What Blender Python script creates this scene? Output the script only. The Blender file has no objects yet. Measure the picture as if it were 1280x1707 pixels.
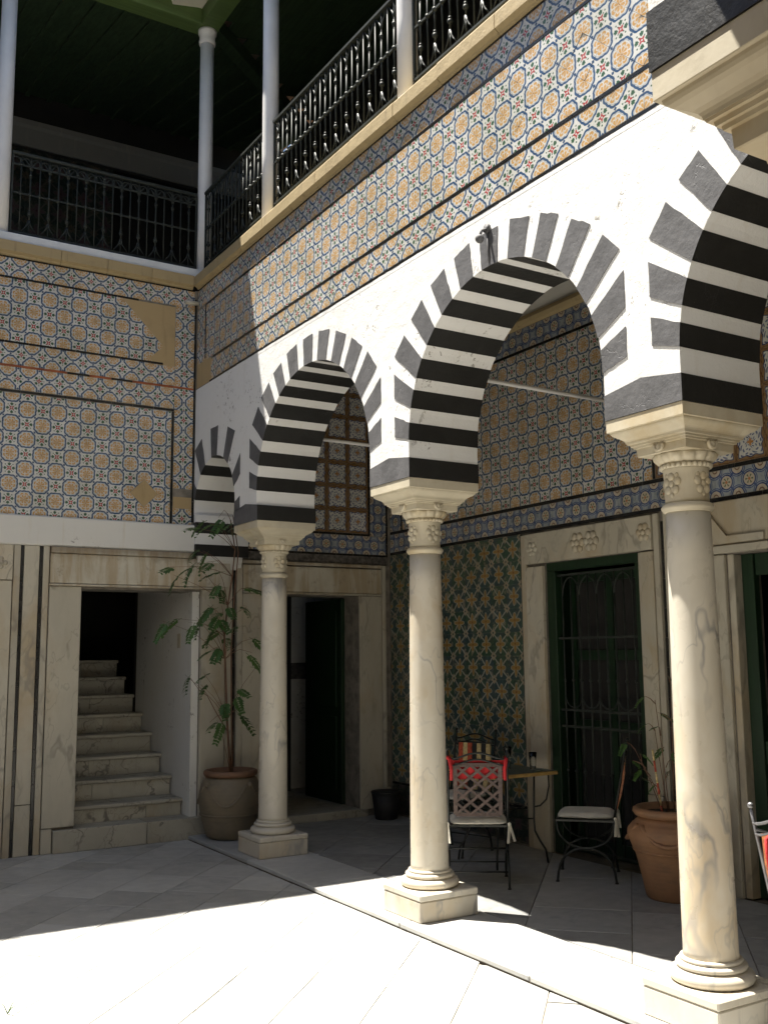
import bpy, bmesh, math, random
from mathutils import Vector, Matrix

R = math.radians
rnd = random.Random(7)
scene = bpy.context.scene
C = scene.collection

# ------------------------------------------------------------------ camera, light, exposure
CAM_P, CAM_Y, CAM_R, CAM_F = 0.1394, 0.5505, -0.0097, 1680.7
CAM_POS = Vector((0.0, 0.0, 1.65))


def cam_axes():
    cy, sy, cp, sp = math.cos(CAM_Y), math.sin(CAM_Y), math.cos(CAM_P), math.sin(CAM_P)
    f = Vector((sy * cp, cy * cp, sp))
    r = Vector((cy, -sy, 0))
    u = r.cross(f)
    c, s = math.cos(CAM_R), math.sin(CAM_R)
    return c * r + s * u, -s * r + c * u, f


ca_r, ca_u, ca_f = cam_axes()
cam_d = bpy.data.cameras.new('camera')
cam_d.sensor_fit = 'VERTICAL'
cam_d.sensor_height = 24.0
cam_d.lens = 24.0 * CAM_F / 1707.0
cam_d.clip_start = 0.05
cam_d.clip_end = 500
cam = bpy.data.objects.new('camera', cam_d)
C.objects.link(cam)
m = Matrix.Identity(4)
for i in range(3):
    m[i][0], m[i][1], m[i][2], m[i][3] = ca_r[i], ca_u[i], -ca_f[i], CAM_POS[i]
cam.matrix_world = m
scene.camera = cam

SUN_DIR = Vector((0.205, -0.265, -1.0)).normalized()      # the way the light travels
elev = math.asin(-SUN_DIR.z)
azim = math.atan2(-SUN_DIR.x, -SUN_DIR.y)                  # towards the sun, from +Y clockwise
world = bpy.data.worlds.new('World')
scene.world = world
world.use_nodes = True
wn = world.node_tree
sky = wn.nodes.new('ShaderNodeTexSky')
sky.sky_type = 'NISHITA'
sky.sun_disc = False
sky.sun_elevation = elev
sky.sun_rotation = azim
wn.nodes['Background'].inputs['Strength'].default_value = 0.05
wn.links.new(sky.outputs[0], wn.nodes['Background'].inputs['Color'])
sun_d = bpy.data.lights.new('sun', 'SUN')
sun_d.energy = 5.0
sun_d.angle = R(0.5)
sun_d.color = (1.0, 0.945, 0.85)
sun = bpy.data.objects.new('sun', sun_d)
C.objects.link(sun)
sun.rotation_euler = SUN_DIR.to_track_quat('-Z', 'Y').to_euler()
sun.location = (-3, 5, 15)
scene.view_settings.view_transform = 'Standard'
scene.view_settings.look = 'None'
scene.view_settings.gamma = 1.0
scene.view_settings.exposure = 1.75
scene.render.engine = 'CYCLES'
scene.cycles.max_bounces = 10
scene.cycles.diffuse_bounces = 7
scene.cycles.use_denoising = True

# ------------------------------------------------------------------ node helper


class V:
    """a socket with arithmetic"""
    def __init__(s, g, k): s.g, s.k = g, k
    def __add__(s, o): return s.g.m('ADD', s, o)
    def __radd__(s, o): return s.g.m('ADD', o, s)
    def __sub__(s, o): return s.g.m('SUBTRACT', s, o)
    def __rsub__(s, o): return s.g.m('SUBTRACT', o, s)
    def __mul__(s, o): return s.g.m('MULTIPLY', s, o)
    def __rmul__(s, o): return s.g.m('MULTIPLY', o, s)
    def __truediv__(s, o): return s.g.m('DIVIDE', s, o)
    def __lt__(s, o): return s.g.m('LESS_THAN', s, o)
    def __gt__(s, o): return s.g.m('GREATER_THAN', s, o)


class G:
    def __init__(s, name):
        s.mat = bpy.data.materials.new(name)
        s.mat.use_nodes = True
        s.nt = s.mat.node_tree
        s.b = s.nt.nodes['Principled BSDF']

    def put(s, v, inp):
        if isinstance(v, V):
            s.nt.links.new(v.k, inp)
        elif v is not None:
            if inp.type == 'RGBA' and len(v) == 3:
                v = (*v, 1)
            inp.default_value = v

    def m(s, op, a, b=None, c=None):
        n = s.nt.nodes.new('ShaderNodeMath')
        n.operation = op
        for i, v in enumerate((a, b, c)):
            if v is not None:
                s.put(v, n.inputs[i])
        return V(s, n.outputs[0])

    def vm(s, op, a, b=None):
        n = s.nt.nodes.new('ShaderNodeVectorMath')
        n.operation = op
        s.put(a, n.inputs[0])
        if b is not None:
            s.put(b, n.inputs[1])
        return V(s, n.outputs[0])

    def scale(s, a, f):
        n = s.nt.nodes.new('ShaderNodeVectorMath')
        n.operation = 'SCALE'
        s.put(a, n.inputs[0])
        s.put(f, n.inputs['Scale'])
        return V(s, n.outputs[0])

    def abs(s, a): return s.m('ABSOLUTE', a)
    def sin(s, a): return s.m('SINE', a)
    def cos(s, a): return s.m('COSINE', a)
    def sqrt(s, a): return s.m('SQRT', a)
    def min(s, a, b): return s.m('MINIMUM', a, b)
    def max(s, a, b): return s.m('MAXIMUM', a, b)
    def atan2(s, a, b): return s.m('ARCTAN2', a, b)

    def step(s, a, lo, hi, o0=0.0, o1=1.0):
        n = s.nt.nodes.new('ShaderNodeMapRange')
        n.interpolation_type = 'SMOOTHSTEP'
        s.put(a, n.inputs[0])
        for i, v in enumerate((lo, hi, o0, o1)):
            s.put(v, n.inputs[i + 1])
        return V(s, n.outputs[0])

    def near(s, a, c, w, soft=0.012):
        """1 where |a - c| < w"""
        return s.step(s.abs(a - c), w + soft, w)

    def mix(s, f, a, b, mode='MIX'):
        n = s.nt.nodes.new('ShaderNodeMix')
        n.data_type = 'RGBA'
        n.blend_type = mode
        s.put(f, n.inputs[0])
        s.put(a, n.inputs[6])
        s.put(b, n.inputs[7])
        return V(s, n.outputs[2])

    def noise(s, vec, scale, detail=4.0, rough=0.55, dist=0.0, color=False):
        n = s.nt.nodes.new('ShaderNodeTexNoise')
        s.put(vec, n.inputs['Vector'])
        n.inputs['Scale'].default_value = scale
        n.inputs['Detail'].default_value = detail
        n.inputs['Roughness'].default_value = rough
        n.inputs['Distortion'].default_value = dist
        return V(s, n.outputs[1 if color else 0])

    def voro(s, vec, scale, feature='F1', out='Distance'):
        n = s.nt.nodes.new('ShaderNodeTexVoronoi')
        n.feature = feature
        s.put(vec, n.inputs['Vector'])
        n.inputs['Scale'].default_value = scale
        return V(s, n.outputs[out])

    def obj(s, jitter=True):
        """object coordinates, shifted for each object so that copies differ"""
        n = s.nt.nodes.new('ShaderNodeTexCoord')
        v = V(s, n.outputs['Object'])
        if jitter:
            v = s.vm('ADD', v, s.scale(V(s, s.comb(s.rand(), s.rand(), 0.3).k), 37.0))
        return v

    def comb(s, x, y, z):
        n = s.nt.nodes.new('ShaderNodeCombineXYZ')
        for i, v in enumerate((x, y, z)):
            s.put(v, n.inputs[i])
        return V(s, n.outputs[0])

    def sep(s, v):
        n = s.nt.nodes.new('ShaderNodeSeparateXYZ')
        s.put(v, n.inputs[0])
        return [V(s, n.outputs[i]) for i in range(3)]

    def rand(s):
        n = s.nt.nodes.new('ShaderNodeObjectInfo')
        return V(s, n.outputs['Random'])

    def uv(s):
        n = s.nt.nodes.new('ShaderNodeTexCoord')
        return V(s, n.outputs['UV'])

    def bump(s, h, strength=0.3, dist=0.01):
        n = s.nt.nodes.new('ShaderNodeBump')
        n.inputs['Strength'].default_value = strength
        n.inputs['Distance'].default_value = dist
        s.put(h, n.inputs['Height'])
        s.nt.links.new(n.outputs[0], s.b.inputs['Normal'])

    def done(s, col=None, rough=None, metal=None, spec=None):
        if col is not None: s.put(col, s.b.inputs['Base Color'])
        if rough is not None: s.put(rough, s.b.inputs['Roughness'])
        if metal is not None: s.put(metal, s.b.inputs['Metallic'])
        if spec is not None: s.put(spec, s.b.inputs['Specular IOR Level'])
        return s.mat


def paint(name, col, rough=0.6, var=0.12, scale=6, metal=0.0, bump=0.0, bscale=60, jitter=True, spec=None):
    g = G(name)
    o = g.obj(jitter)
    n = g.noise(o, scale, 6)
    c = g.mix(g.step(n, 0.3, 0.7), tuple(x * (1 - var) for x in col), tuple(min(1, x * (1 + var)) for x in col))
    if bump:
        g.bump(g.noise(o, bscale, 5), bump, 0.01)
    return g.done(c, rough, metal, spec)


def marble(name, base, vein, stain, vscale=1.6, vein_amt=0.6, stain_amt=0.4, rough=0.35, stretch=(1, 1, 1), grime=(0.3, 0.27, 0.2), grime_amt=0.25, tone=0.12, mk=(0.42, 0.66), stn=(0.5, 0.72)):
    g = G(name)
    o = g.obj()
    o2 = g.vm('MULTIPLY', o, stretch)
    warp = g.noise(o2, 2.3, 4, color=True)
    ow = g.vm('ADD', o2, g.scale(g.vm('SUBTRACT', warp, (0.5, 0.5, 0.5)), 0.75))
    n1 = g.noise(ow, vscale, 2.5, 0.5)
    v1 = g.step(g.abs(n1 - 0.5), 0.022, 0.0)
    n2 = g.noise(g.vm('ADD', ow, (5.2, 1.3, 8.8)), vscale * 2.1, 3, 0.5)
    v2 = g.step(g.abs(n2 - 0.5), 0.016, 0.0) * 0.55
    mask = g.step(g.noise(o, vscale * 0.9, 3), *mk)
    veins = g.max(v1, v2) * mask * vein_amt
    cloud = g.noise(ow, vscale * 1.4, 5)
    c = g.mix(g.step(cloud, 0.3, 0.7), tuple(x * 0.86 for x in base), base)
    st = g.step(g.noise(g.vm('ADD', ow, (3.3, 9.1, 2.7)), vscale * 0.8, 5, 0.6), *stn) * stain_amt
    c = g.mix(st, c, stain)
    c = g.mix(veins, c, vein)
    gr = g.step(g.noise(g.vm('MULTIPLY', o, (1, 1, 0.35)), 5.0, 7, 0.68), 0.52, 0.8) * grime_amt
    c = g.mix(gr, c, grime)
    c = g.mix(1.0, c, g.comb(*[g.step(g.rand(), 0, 1, 1 - tone, 1.0)] * 3), 'MULTIPLY')
    g.bump(g.noise(o, 45, 5), 0.12, 0.004)
    return g.done(c, g.step(g.noise(o, 9, 4), 0.3, 0.7, rough - 0.08, rough + 0.15))


def glaze(g, c, rough=0.22, dirt=0.14, crackle=True):
    """finish a tile: kiln variation, dirt, gloss"""
    o = g.obj()
    d = g.step(g.noise(o, 7, 6, 0.65), 0.45, 0.75) * dirt
    c = g.mix(d, c, (0.16, 0.12, 0.07))
    c = g.mix(1.0, c, g.comb(g.step(g.rand(), 0, 1, 0.86, 1.0), g.step(g.rand(), 0, 1, 0.86, 1.0), g.step(g.rand(), 0, 1, 0.82, 1.0)), 'MULTIPLY')
    g.bump(g.noise(o, 25, 3), 0.05, 0.003)
    return g.done(c, g.step(g.noise(o, 12, 3), 0.3, 0.7, rough, rough + 0.14))


WHITE = (0.59, 0.59, 0.565)
BLUE = (0.022, 0.052, 0.125)
OCHRE = (0.48, 0.25, 0.05)
RED = (0.36, 0.05, 0.045)
GREEN = (0.04, 0.10, 0.05)


def tile_coords(g, wob=0.03):
    uv = g.uv()
    o = g.obj()
    w = g.scale(g.vm('SUBTRACT', g.noise(o, 28, 2, color=True), (0.5, 0.5, 0.5)), wob)
    x, y, _ = g.sep(g.vm('ADD', uv, w))
    x, y = x - 0.5, y - 0.5
    return x, y, g.abs(x), g.abs(y)


def mat_roundel():
    """quarter roundels at the corners, a floret in the middle"""
    g = G('roundel_tile')
    x, y, ax, ay = tile_coords(g)
    p, q = 0.5 - ax, 0.5 - ay
    r = g.sqrt(p * p + q * q)
    th = g.atan2(q, p)
    d = g.max(r * 0.975, (p + q) * 0.745)
    wav = g.cos(th * 12.0) * 0.008
    c = WHITE
    # floret
    rc = g.sqrt(x * x + y * y)
    ph = g.atan2(y, x)
    dots = g.step(g.cos(ph * 8.0), 0.55, 0.8) * g.near(rc, 0.235, 0.018)
    leaf = g.step(g.cos(ph * 4.0 + 3.1416) + g.cos(ph * 12.0) * 0.3, 0.25, 0.5) * g.near(rc, 0.185, 0.045)
    leaf2 = g.step(g.cos(ph * 8.0), 0.3, 0.6) * g.near(rc, 0.135, 0.024)
    c = g.mix(g.max(g.max(leaf, leaf2), dots), c, GREEN)
    redf = g.step(rc - (g.cos(ph * 4.0) * 0.03), 0.098, 0.08)
    c = g.mix(redf, c, RED)
    c = g.mix(g.step(rc, 0.034, 0.022), c, WHITE)
    # rosette
    pet = g.step(g.abs(g.sin(th * 4.0)), 0.26, 0.52)
    edge = g.step(r - g.abs(g.sin(th * 4.0)) * 0.06, 0.268, 0.247)
    core = g.step(r, 0.03, 0.05)
    vein = 1.0 - g.near(r - g.abs(g.sin(th * 4.0)) * 0.07, 0.155, 0.013) * 0.8
    curl = 1.0 - g.near(r + g.abs(g.sin(th * 8.0)) * 0.05, 0.24, 0.008) * 0.6
    och = pet * edge * core * vein * curl
    c = g.mix(g.step(r, 0.32, 0.28) * 0.18, c, (0.50, 0.36, 0.22))
    c = g.mix(och * 0.93, c, g.mix(g.noise(g.obj(), 30, 2), OCHRE, (0.50, 0.29, 0.085)))
    c = g.mix(g.step(r, 0.035, 0.022), c, OCHRE)
    # ring
    ring = g.near(d + wav, 0.402, 0.030)
    ring2 = g.near(d, 0.345, 0.004) * 0.5
    joint = g.step(g.min(g.abs(p - 0.5) + q, p + g.abs(q - 0.5)), 0.075, 0.05)
    curl2 = g.near(g.sqrt((p - 0.33) * (p - 0.33) + (q - 0.33) * (q - 0.33)), 0.03, 0.013)
    c = g.mix(g.max(g.max(ring, ring2), joint), c, g.mix(g.noise(g.obj(), 18, 2), BLUE, (0.05, 0.105, 0.20)))
    return glaze(g, c)


def mat_arabesque():
    g = G('arabesque_tile')
    x, y, ax, ay = tile_coords(g)
    rc = g.sqrt(x * x + y * y)
    ph = g.atan2(y, x)
    sq = g.max(ax, ay) * 0.75 + rc * 0.35
    shape = sq - g.cos(ph * 8.0) * 0.03 + g.cos(ph * 4.0) * 0.02
    ins = g.step(shape, 0.455, 0.44)
    c = g.mix(g.noise(g.obj(), 14, 3), (0.20, 0.12, 0.05), (0.29, 0.18, 0.08))
    c = g.mix(g.near(g.max(ax, ay) + g.sin(g.min(ax, ay) * 26.0) * 0.012, 0.472, 0.006), c, (0.12, 0.06, 0.03))
    c = g.mix(ins, c, (0.60, 0.60, 0.57))
    scr = g.sin(rc * 42.0 + g.cos(ph * 4.0) * 2.6) * g.cos(ph * 8.0 + rc * 9.0)
    c = g.mix(g.step(scr, 0.25, 0.45) * ins * 0.85, c, (0.04, 0.07, 0.2))
    c = g.mix(g.near(shape, 0.448, 0.012), c, (0.03, 0.05, 0.14))
    c = g.mix(g.step(rc - g.cos(ph * 4.0) * 0.03, 0.09, 0.07), c, (0.42, 0.2, 0.06))
    return glaze(g, c)


def mat_chain():
    g = G('chain_border_tile')
    x, y, ax, ay = tile_coords(g)
    p, q = 0.5 - ax, 0.5 - ay
    rc = g.sqrt(x * x + y * y)
    rk = g.sqrt(p * p + q * q)
    ph = g.atan2(y, x)
    d = g.min(rc, rk)
    c = g.mix(g.noise(g.obj(), 16, 3), (0.22, 0.26, 0.30), (0.38, 0.41, 0.42))
    tr = g.near(g.abs(ax - ay), 0.0, 0.03) 
    c = g.mix(tr, c, (0.03, 0.06, 0.2))
    c = g.mix(g.near(d, 0.335, 0.012), c, (0.05, 0.09, 0.22))
    c = g.mix(g.step(d, 0.295, 0.28), c, (0.025, 0.05, 0.16))
    c = g.mix(g.step(d, 0.245, 0.23), c, (0.50, 0.44, 0.35))
    leaf = g.step(g.cos(ph * 6.0), 0.2, 0.5) * g.near(rc, 0.12, 0.045)
    c = g.mix(leaf, c, (0.10, 0.13, 0.06))
    c = g.mix(g.step(rc, 0.06, 0.045), c, (0.42, 0.16, 0.06))
    c = g.mix(g.near(rk, 0.1, 0.02), c, (0.2, 0.12, 0.08))
    return glaze(g, c)


def mat_starflower(name, dim=1.0):
    g = G(name)
    x, y, ax, ay = tile_coords(g, 0.04)
    rc = g.sqrt(x * x + y * y)
    k = dim
    n = g.noise(g.obj(), 22, 4, 0.7)
    n2 = g.noise(g.obj(), 3, 2)
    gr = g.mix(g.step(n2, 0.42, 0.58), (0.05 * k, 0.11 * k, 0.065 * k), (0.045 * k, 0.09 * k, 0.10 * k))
    gr = g.mix(g.step(n, 0.48, 0.6) * 0.75, gr, (0.03, 0.05, 0.045))
    c = gr
    line = (0.36 * k, 0.36 * k, 0.31 * k)
    bend = g.abs(ax - ay + g.sin(ax * 12.566) * 0.02)
    blot = g.step(g.noise(g.obj(), 13, 3, 0.6), 0.56, 0.62) * 0.7
    c = g.mix(blot, c, (0.30 * k, 0.27 * k, 0.2 * k))
    c = g.mix(g.step(bend, 0.052, 0.034), c, line)
    hv = g.min(ax, ay)
    # pale knot at the corners
    pc = (0.5 - ax) + (0.5 - ay)
    c = g.mix(g.step(pc - g.cos((0.5 - ax) * 40.0) * 0.02, 0.21, 0.17) * 0.9, c, (0.42 * k, 0.34 * k, 0.24 * k))
    c = g.mix(g.step(pc, 0.08, 0.05), c, gr)
    # four-petal flower in the middle, its tips reaching the edges
    e1 = (ax - 0.15) * (ax - 0.15) / 0.021 + ay * ay / 0.0075
    e2 = (ay - 0.17) * (ay - 0.17) / 0.034 + ax * ax / 0.0058
    e = g.min(e1, e2)
    c = g.mix(g.step(e, 1.75, 1.5), c, line)
    c = g.mix(g.step(e, 1.05, 0.9), c, g.mix(n, (0.30 * k, 0.18 * k, 0.04), (0.42 * k, 0.27 * k, 0.07)))
    c = g.mix(g.step(rc, 0.05, 0.035), c, (0.25 * k, 0.08 * k, 0.02))
    return glaze(g, c, 0.28, 0.3)


def mat_plaster(name, col, chips=True, rough=0.75, warm=(0.55, 0.47, 0.33), dirt=0.16):
    g = G(name)
    o = g.obj(False)
    n = g.noise(o, 3.0, 8, 0.7)
    c = g.mix(g.step(n, 0.52, 0.8) * dirt, col, warm)
    run = g.step(g.noise(g.vm('MULTIPLY', o, (6, 6, 0.6)), 2.2, 5, 0.6), 0.56, 0.75) * dirt
    c = g.mix(run, c, warm)
    h = g.noise(o, 9, 7, 0.6) + g.noise(o, 70, 4, 0.6) * 0.25
    if chips:
        spot = g.step(g.noise(o, 24, 6, 0.72, 0.6), 0.575, 0.61) * g.step(g.noise(o, 1.9, 3), 0.54, 0.66)
        c = g.mix(spot * 0.85, c, (0.26, 0.245, 0.22))
        h = h - spot * 0.55
    g.bump(h, 0.5, 0.012)
    return g.done(c, rough)


def mat_black_paint(name, col, rough, rub):
    g = G(name)
    o = g.obj(False)
    n = g.noise(o, 6, 7, 0.7)
    c = g.mix(g.step(n, 0.3, 0.75), tuple(x * 0.8 for x in col), tuple(x * 1.25 for x in col))
    flake = g.step(g.noise(o, 17, 6, 0.75), 0.69, 0.72) * rub
    c = g.mix(flake, c, (0.5, 0.48, 0.44))
    h = g.noise(o, 11, 7, 0.65) - flake * 0.3
    crack = g.step(g.abs(g.noise(o, 3.1, 5, 0.6) - 0.5), 0.006, 0.0) * g.step(g.noise(o, 2.2, 2), 0.5, 0.6)
    g.bump(h - crack * 0.5, 0.45, 0.012)
    return g.done(c, rough)


def mat_stained_lintel():
    g = G('stained_marble')
    o = g.obj(False)
    x, y, z = g.sep(o)
    run = g.noise(g.comb(x * 1.0, y, z * 0.12), 9, 5, 0.6, 0.4)
    c = g.mix(g.step(g.noise(o, 3, 5), 0.3, 0.7), (0.46, 0.42, 0.33), (0.58, 0.55, 0.46))
    c = g.mix(g.step(run, 0.42, 0.60) * 0.6, c, (0.34, 0.24, 0.12))
    top = g.step(z + g.noise(o, 5, 5, 0.7) * 0.25, 2.60, 2.72)
    c = g.mix(g.max(g.step(g.noise(o, 6, 6, 0.7), 0.54, 0.70) * 0.5, top * 0.6), c, (0.13, 0.09, 0.05))
    g.bump(g.noise(o, 30, 5), 0.2, 0.006)
    return g.done(c, 0.55)


def mat_terracotta(name, a, b, low):
    g = G(name)
    o = g.obj(False)
    x, y, z = g.sep(o)
    c = g.mix(g.step(g.noise(o, 5, 6, 0.65), 0.35, 0.7), a, b)
    c = g.mix(g.step(g.noise(g.comb(x, y, z * 3.0), 4, 5, 0.7), 0.5, 0.75) * 0.6, c, low)
    bands = g.sin(z * 190.0) * 0.12
    g.bump(g.noise(o, 24, 5) + bands, 0.35, 0.006)
    return g.done(c, 0.62)


def mat_wood(name, col, var=0.35, rough=0.6, axis=1):
    g = G(name)
    o = g.obj()
    st = [14, 14, 14]
    st[axis] = 0.9
    n = g.noise(g.vm('MULTIPLY', o, tuple(st)), 2.0, 6, 0.65, 0.5)
    c = g.mix(g.step(n, 0.3, 0.7), tuple(x * (1 - var) for x in col), tuple(x * (1 + var) for x in col))
    g.bump(n, 0.25, 0.004)
    return g.done(c, rough)


M = {}
M['roundel'] = mat_roundel()
M['arabesque'] = mat_arabesque()
M['chain'] = mat_chain()
M['star'] = mat_starflower('star_flower_tile', 0.85)
M['star_shaded'] = mat_starflower('shaded_star_flower_tile', 0.2)  # star tile with its colours dimmed to imitate shade
M['white'] = mat_plaster('white_plaster', (0.80, 0.80, 0.785))
M['white_in'] = mat_plaster('white_gallery_plaster', (0.70, 0.69, 0.65), True, 0.8, dirt=0.3)
M['ochre_plaster'] = mat_plaster('ochre_mortar', (0.42, 0.31, 0.16), False, 0.9, (0.24, 0.17, 0.09), 0.5)
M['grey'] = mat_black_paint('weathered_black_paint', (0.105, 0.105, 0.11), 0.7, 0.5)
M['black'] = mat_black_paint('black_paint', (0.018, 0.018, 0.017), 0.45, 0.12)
M['strip'] = paint('black_glazed_strip', (0.014, 0.014, 0.013), 0.25, 0.3, 8)
M['strip_red'] = paint('worn_red_strip', (0.30, 0.085, 0.03), 0.6, 0.3, 8)
M['col'] = marble('column_marble', (0.66, 0.615, 0.52), (0.27, 0.265, 0.26), (0.50, 0.37, 0.20), 1.6, 0.75, 0.62, 0.33, (1, 1, 0.5), (0.44, 0.37, 0.26), 0.3, mk=(0.40, 0.62), stn=(0.50, 0.72))
M['cap'] = marble('capital_marble', (0.64, 0.58, 0.445), (0.45, 0.38, 0.27), (0.48, 0.37, 0.20), 2.4, 0.25, 0.6, 0.45, (1, 1, 1), (0.32, 0.25, 0.14), 0.5)
M['clad'] = marble('cladding_marble', (0.56, 0.52, 0.42), (0.26, 0.235, 0.19), (0.42, 0.30, 0.15), 1.5, 0.7, 0.65, 0.4, (1, 1, 0.5), (0.30, 0.25, 0.17), 0.4, mk=(0.38, 0.58), stn=(0.46, 0.68))
M['stain'] = mat_stained_lintel()
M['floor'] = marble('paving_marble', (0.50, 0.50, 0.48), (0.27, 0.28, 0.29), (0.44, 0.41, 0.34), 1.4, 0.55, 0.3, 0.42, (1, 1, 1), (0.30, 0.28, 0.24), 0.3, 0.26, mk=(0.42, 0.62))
M['gal_floor'] = marble('shaded_paving_marble', (0.36, 0.36, 0.35), (0.2, 0.21, 0.22), (0.34, 0.31, 0.26), 1.4, 0.55, 0.3, 0.42, (1, 1, 1), (0.24, 0.22, 0.19), 0.35, 0.26, mk=(0.42, 0.62))  # paving marble darkened in colour to deepen the gallery shade
M['ceiling'] = mat_plaster('darkened_ceiling', (0.26, 0.235, 0.19), False)  # ceiling colour set dark so the gallery interior stays dim
M['step'] = marble('step_marble', (0.44, 0.415, 0.34), (0.13, 0.12, 0.10), (0.34, 0.26, 0.14), 2.2, 0.85, 0.5, 0.45, (1, 1, 1), (0.14, 0.12, 0.085), 0.65, mk=(0.36, 0.56))
M['dimmed_band'] = mat_plaster('dimmed_white_plaster', (0.24, 0.24, 0.225), False)  # white cornice plaster, greyed in its colour to imitate shade
M['grout'] = paint('grey_grout', (0.20, 0.18, 0.15), 0.9, 0.3, 10)
M['mortar'] = paint('dark_mortar', (0.16, 0.135, 0.10), 0.9, 0.35, 12)
M['ledge'] = mat_plaster('yellow_stone', (0.40, 0.31, 0.165), False, 0.7, (0.20, 0.15, 0.08), 0.6)
M['pipe'] = paint('white_paint', (0.76, 0.75, 0.73), 0.42, 0.05, 4, bump=0.06, bscale=14)
M['sill'] = paint('white_sill_paint', (0.66, 0.69, 0.72), 0.5, 0.08, 5, bump=0.1)
M['iron'] = paint('dark_iron', (0.020, 0.022, 0.020), 0.33, 0.3, 20, metal=0.35)
M['rail_iron'] = paint('painted_rail_iron', (0.032, 0.037, 0.032), 0.55, 0.25, 20, spec=0.3)
M['green_beam'] = mat_wood('green_painted_wood', (0.085, 0.14, 0.04), 0.15, 0.6, 0)
M['green_plank'] = mat_wood('dark_green_plank', (0.032, 0.062, 0.026), 0.3, 0.7, 1)
M['green_door'] = mat_wood('dark_green_door', (0.007, 0.026, 0.009), 0.25, 0.5, 2)
M['soffit'] = paint('cream_soffit', (0.72, 0.69, 0.60), 0.8, 0.06, 3)
M['dark_wall'] = paint('shade_dark_wall', (0.014, 0.013, 0.011), 0.8, 0.25, 3)  # near-black colour stands in for shade on the upper walls and niche
M['far_wall'] = mat_plaster('old_grey_plaster', (0.50, 0.48, 0.44), False, 0.9)
M['dark_room'] = paint('unlit_room', (0.018, 0.017, 0.015), 0.85, 0.3, 3)  # near-black colour stands in for the darkness of rooms and openings
M['roof'] = mat_terracotta('roof_tile_clay', (0.32, 0.17, 0.09), (0.4, 0.24, 0.14), (0.2, 0.13, 0.08))
M['pot'] = mat_terracotta('mossy_clay', (0.20, 0.16, 0.105), (0.155, 0.13, 0.09), (0.10, 0.09, 0.06))
M['pot_rim'] = mat_terracotta('red_clay', (0.22, 0.11, 0.06), (0.17, 0.10, 0.06), (0.12, 0.08, 0.05))
M['pot2'] = mat_terracotta('orange_clay', (0.30, 0.155, 0.075), (0.24, 0.125, 0.065), (0.14, 0.095, 0.06))
M['soil'] = paint('soil', (0.03, 0.02, 0.012), 0.95, 0.4, 30, bump=0.8)
M['stem'] = paint('brown_stem', (0.16, 0.085, 0.05), 0.7, 0.3, 12)
M['cushion'] = paint('cream_cotton', (0.66, 0.63, 0.54), 0.85, 0.08, 10, bump=0.2, bscale=120)
M['red_cloth'] = paint('red_cotton', (0.50, 0.022, 0.027), 0.8, 0.15, 10, bump=0.2, bscale=90)
M['lattice'] = paint('mauve_mosaic', (0.095, 0.062, 0.054), 0.5, 0.3, 40)
M['mosaic_red'] = paint('red_mosaic', (0.40, 0.07, 0.03), 0.4, 0.35, 60)
M['mosaic_cream'] = paint('cream_mosaic', (0.55, 0.42, 0.2), 0.4, 0.3, 60)
M['mosaic_black'] = paint('black_mosaic', (0.02, 0.02, 0.02), 0.4, 0.3, 60)
M['mosaic_orange'] = paint('orange_mosaic', (0.36, 0.12, 0.04), 0.4, 0.3, 60)
M['steel'] = paint('grey_steel', (0.20, 0.20, 0.21), 0.38, 0.2, 20, metal=0.6)
M['table_edge'] = paint('ochre_table_edge', (0.46, 0.30, 0.10), 0.5, 0.2, 20)
M['table_top'] = paint('dark_mosaic_top', (0.08, 0.10, 0.08), 0.35, 0.5, 70)
M['basket'] = paint('black_basket', (0.012, 0.011, 0.01), 0.6, 0.3, 30, bump=0.5)
M['band'] = paint('dark_floral_band', (0.10, 0.09, 0.08), 0.5, 0.6, 22)


def mat_leaf():
    g = G('fern_leaf')
    o = g.obj()
    c = g.mix(g.rand(), (0.034, 0.095, 0.014), (0.065, 0.145, 0.026))
    c = g.mix(g.noise(o, 20, 2) * 0.4, c, (0.06, 0.10, 0.03))
    g.b.inputs['Transmission Weight'].default_value = 0.0
    return g.done(c, 0.5)


M['leaf'] = mat_leaf()


def mat_glass():
    g = G('clear_glass')
    g.b.inputs['Transmission Weight'].default_value = 1.0
    g.b.inputs['IOR'].default_value = 1.45
    return g.done((0.95, 0.97, 0.96), 0.03)


M['glass'] = mat_glass()

# ------------------------------------------------------------------ geometry helpers


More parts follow.
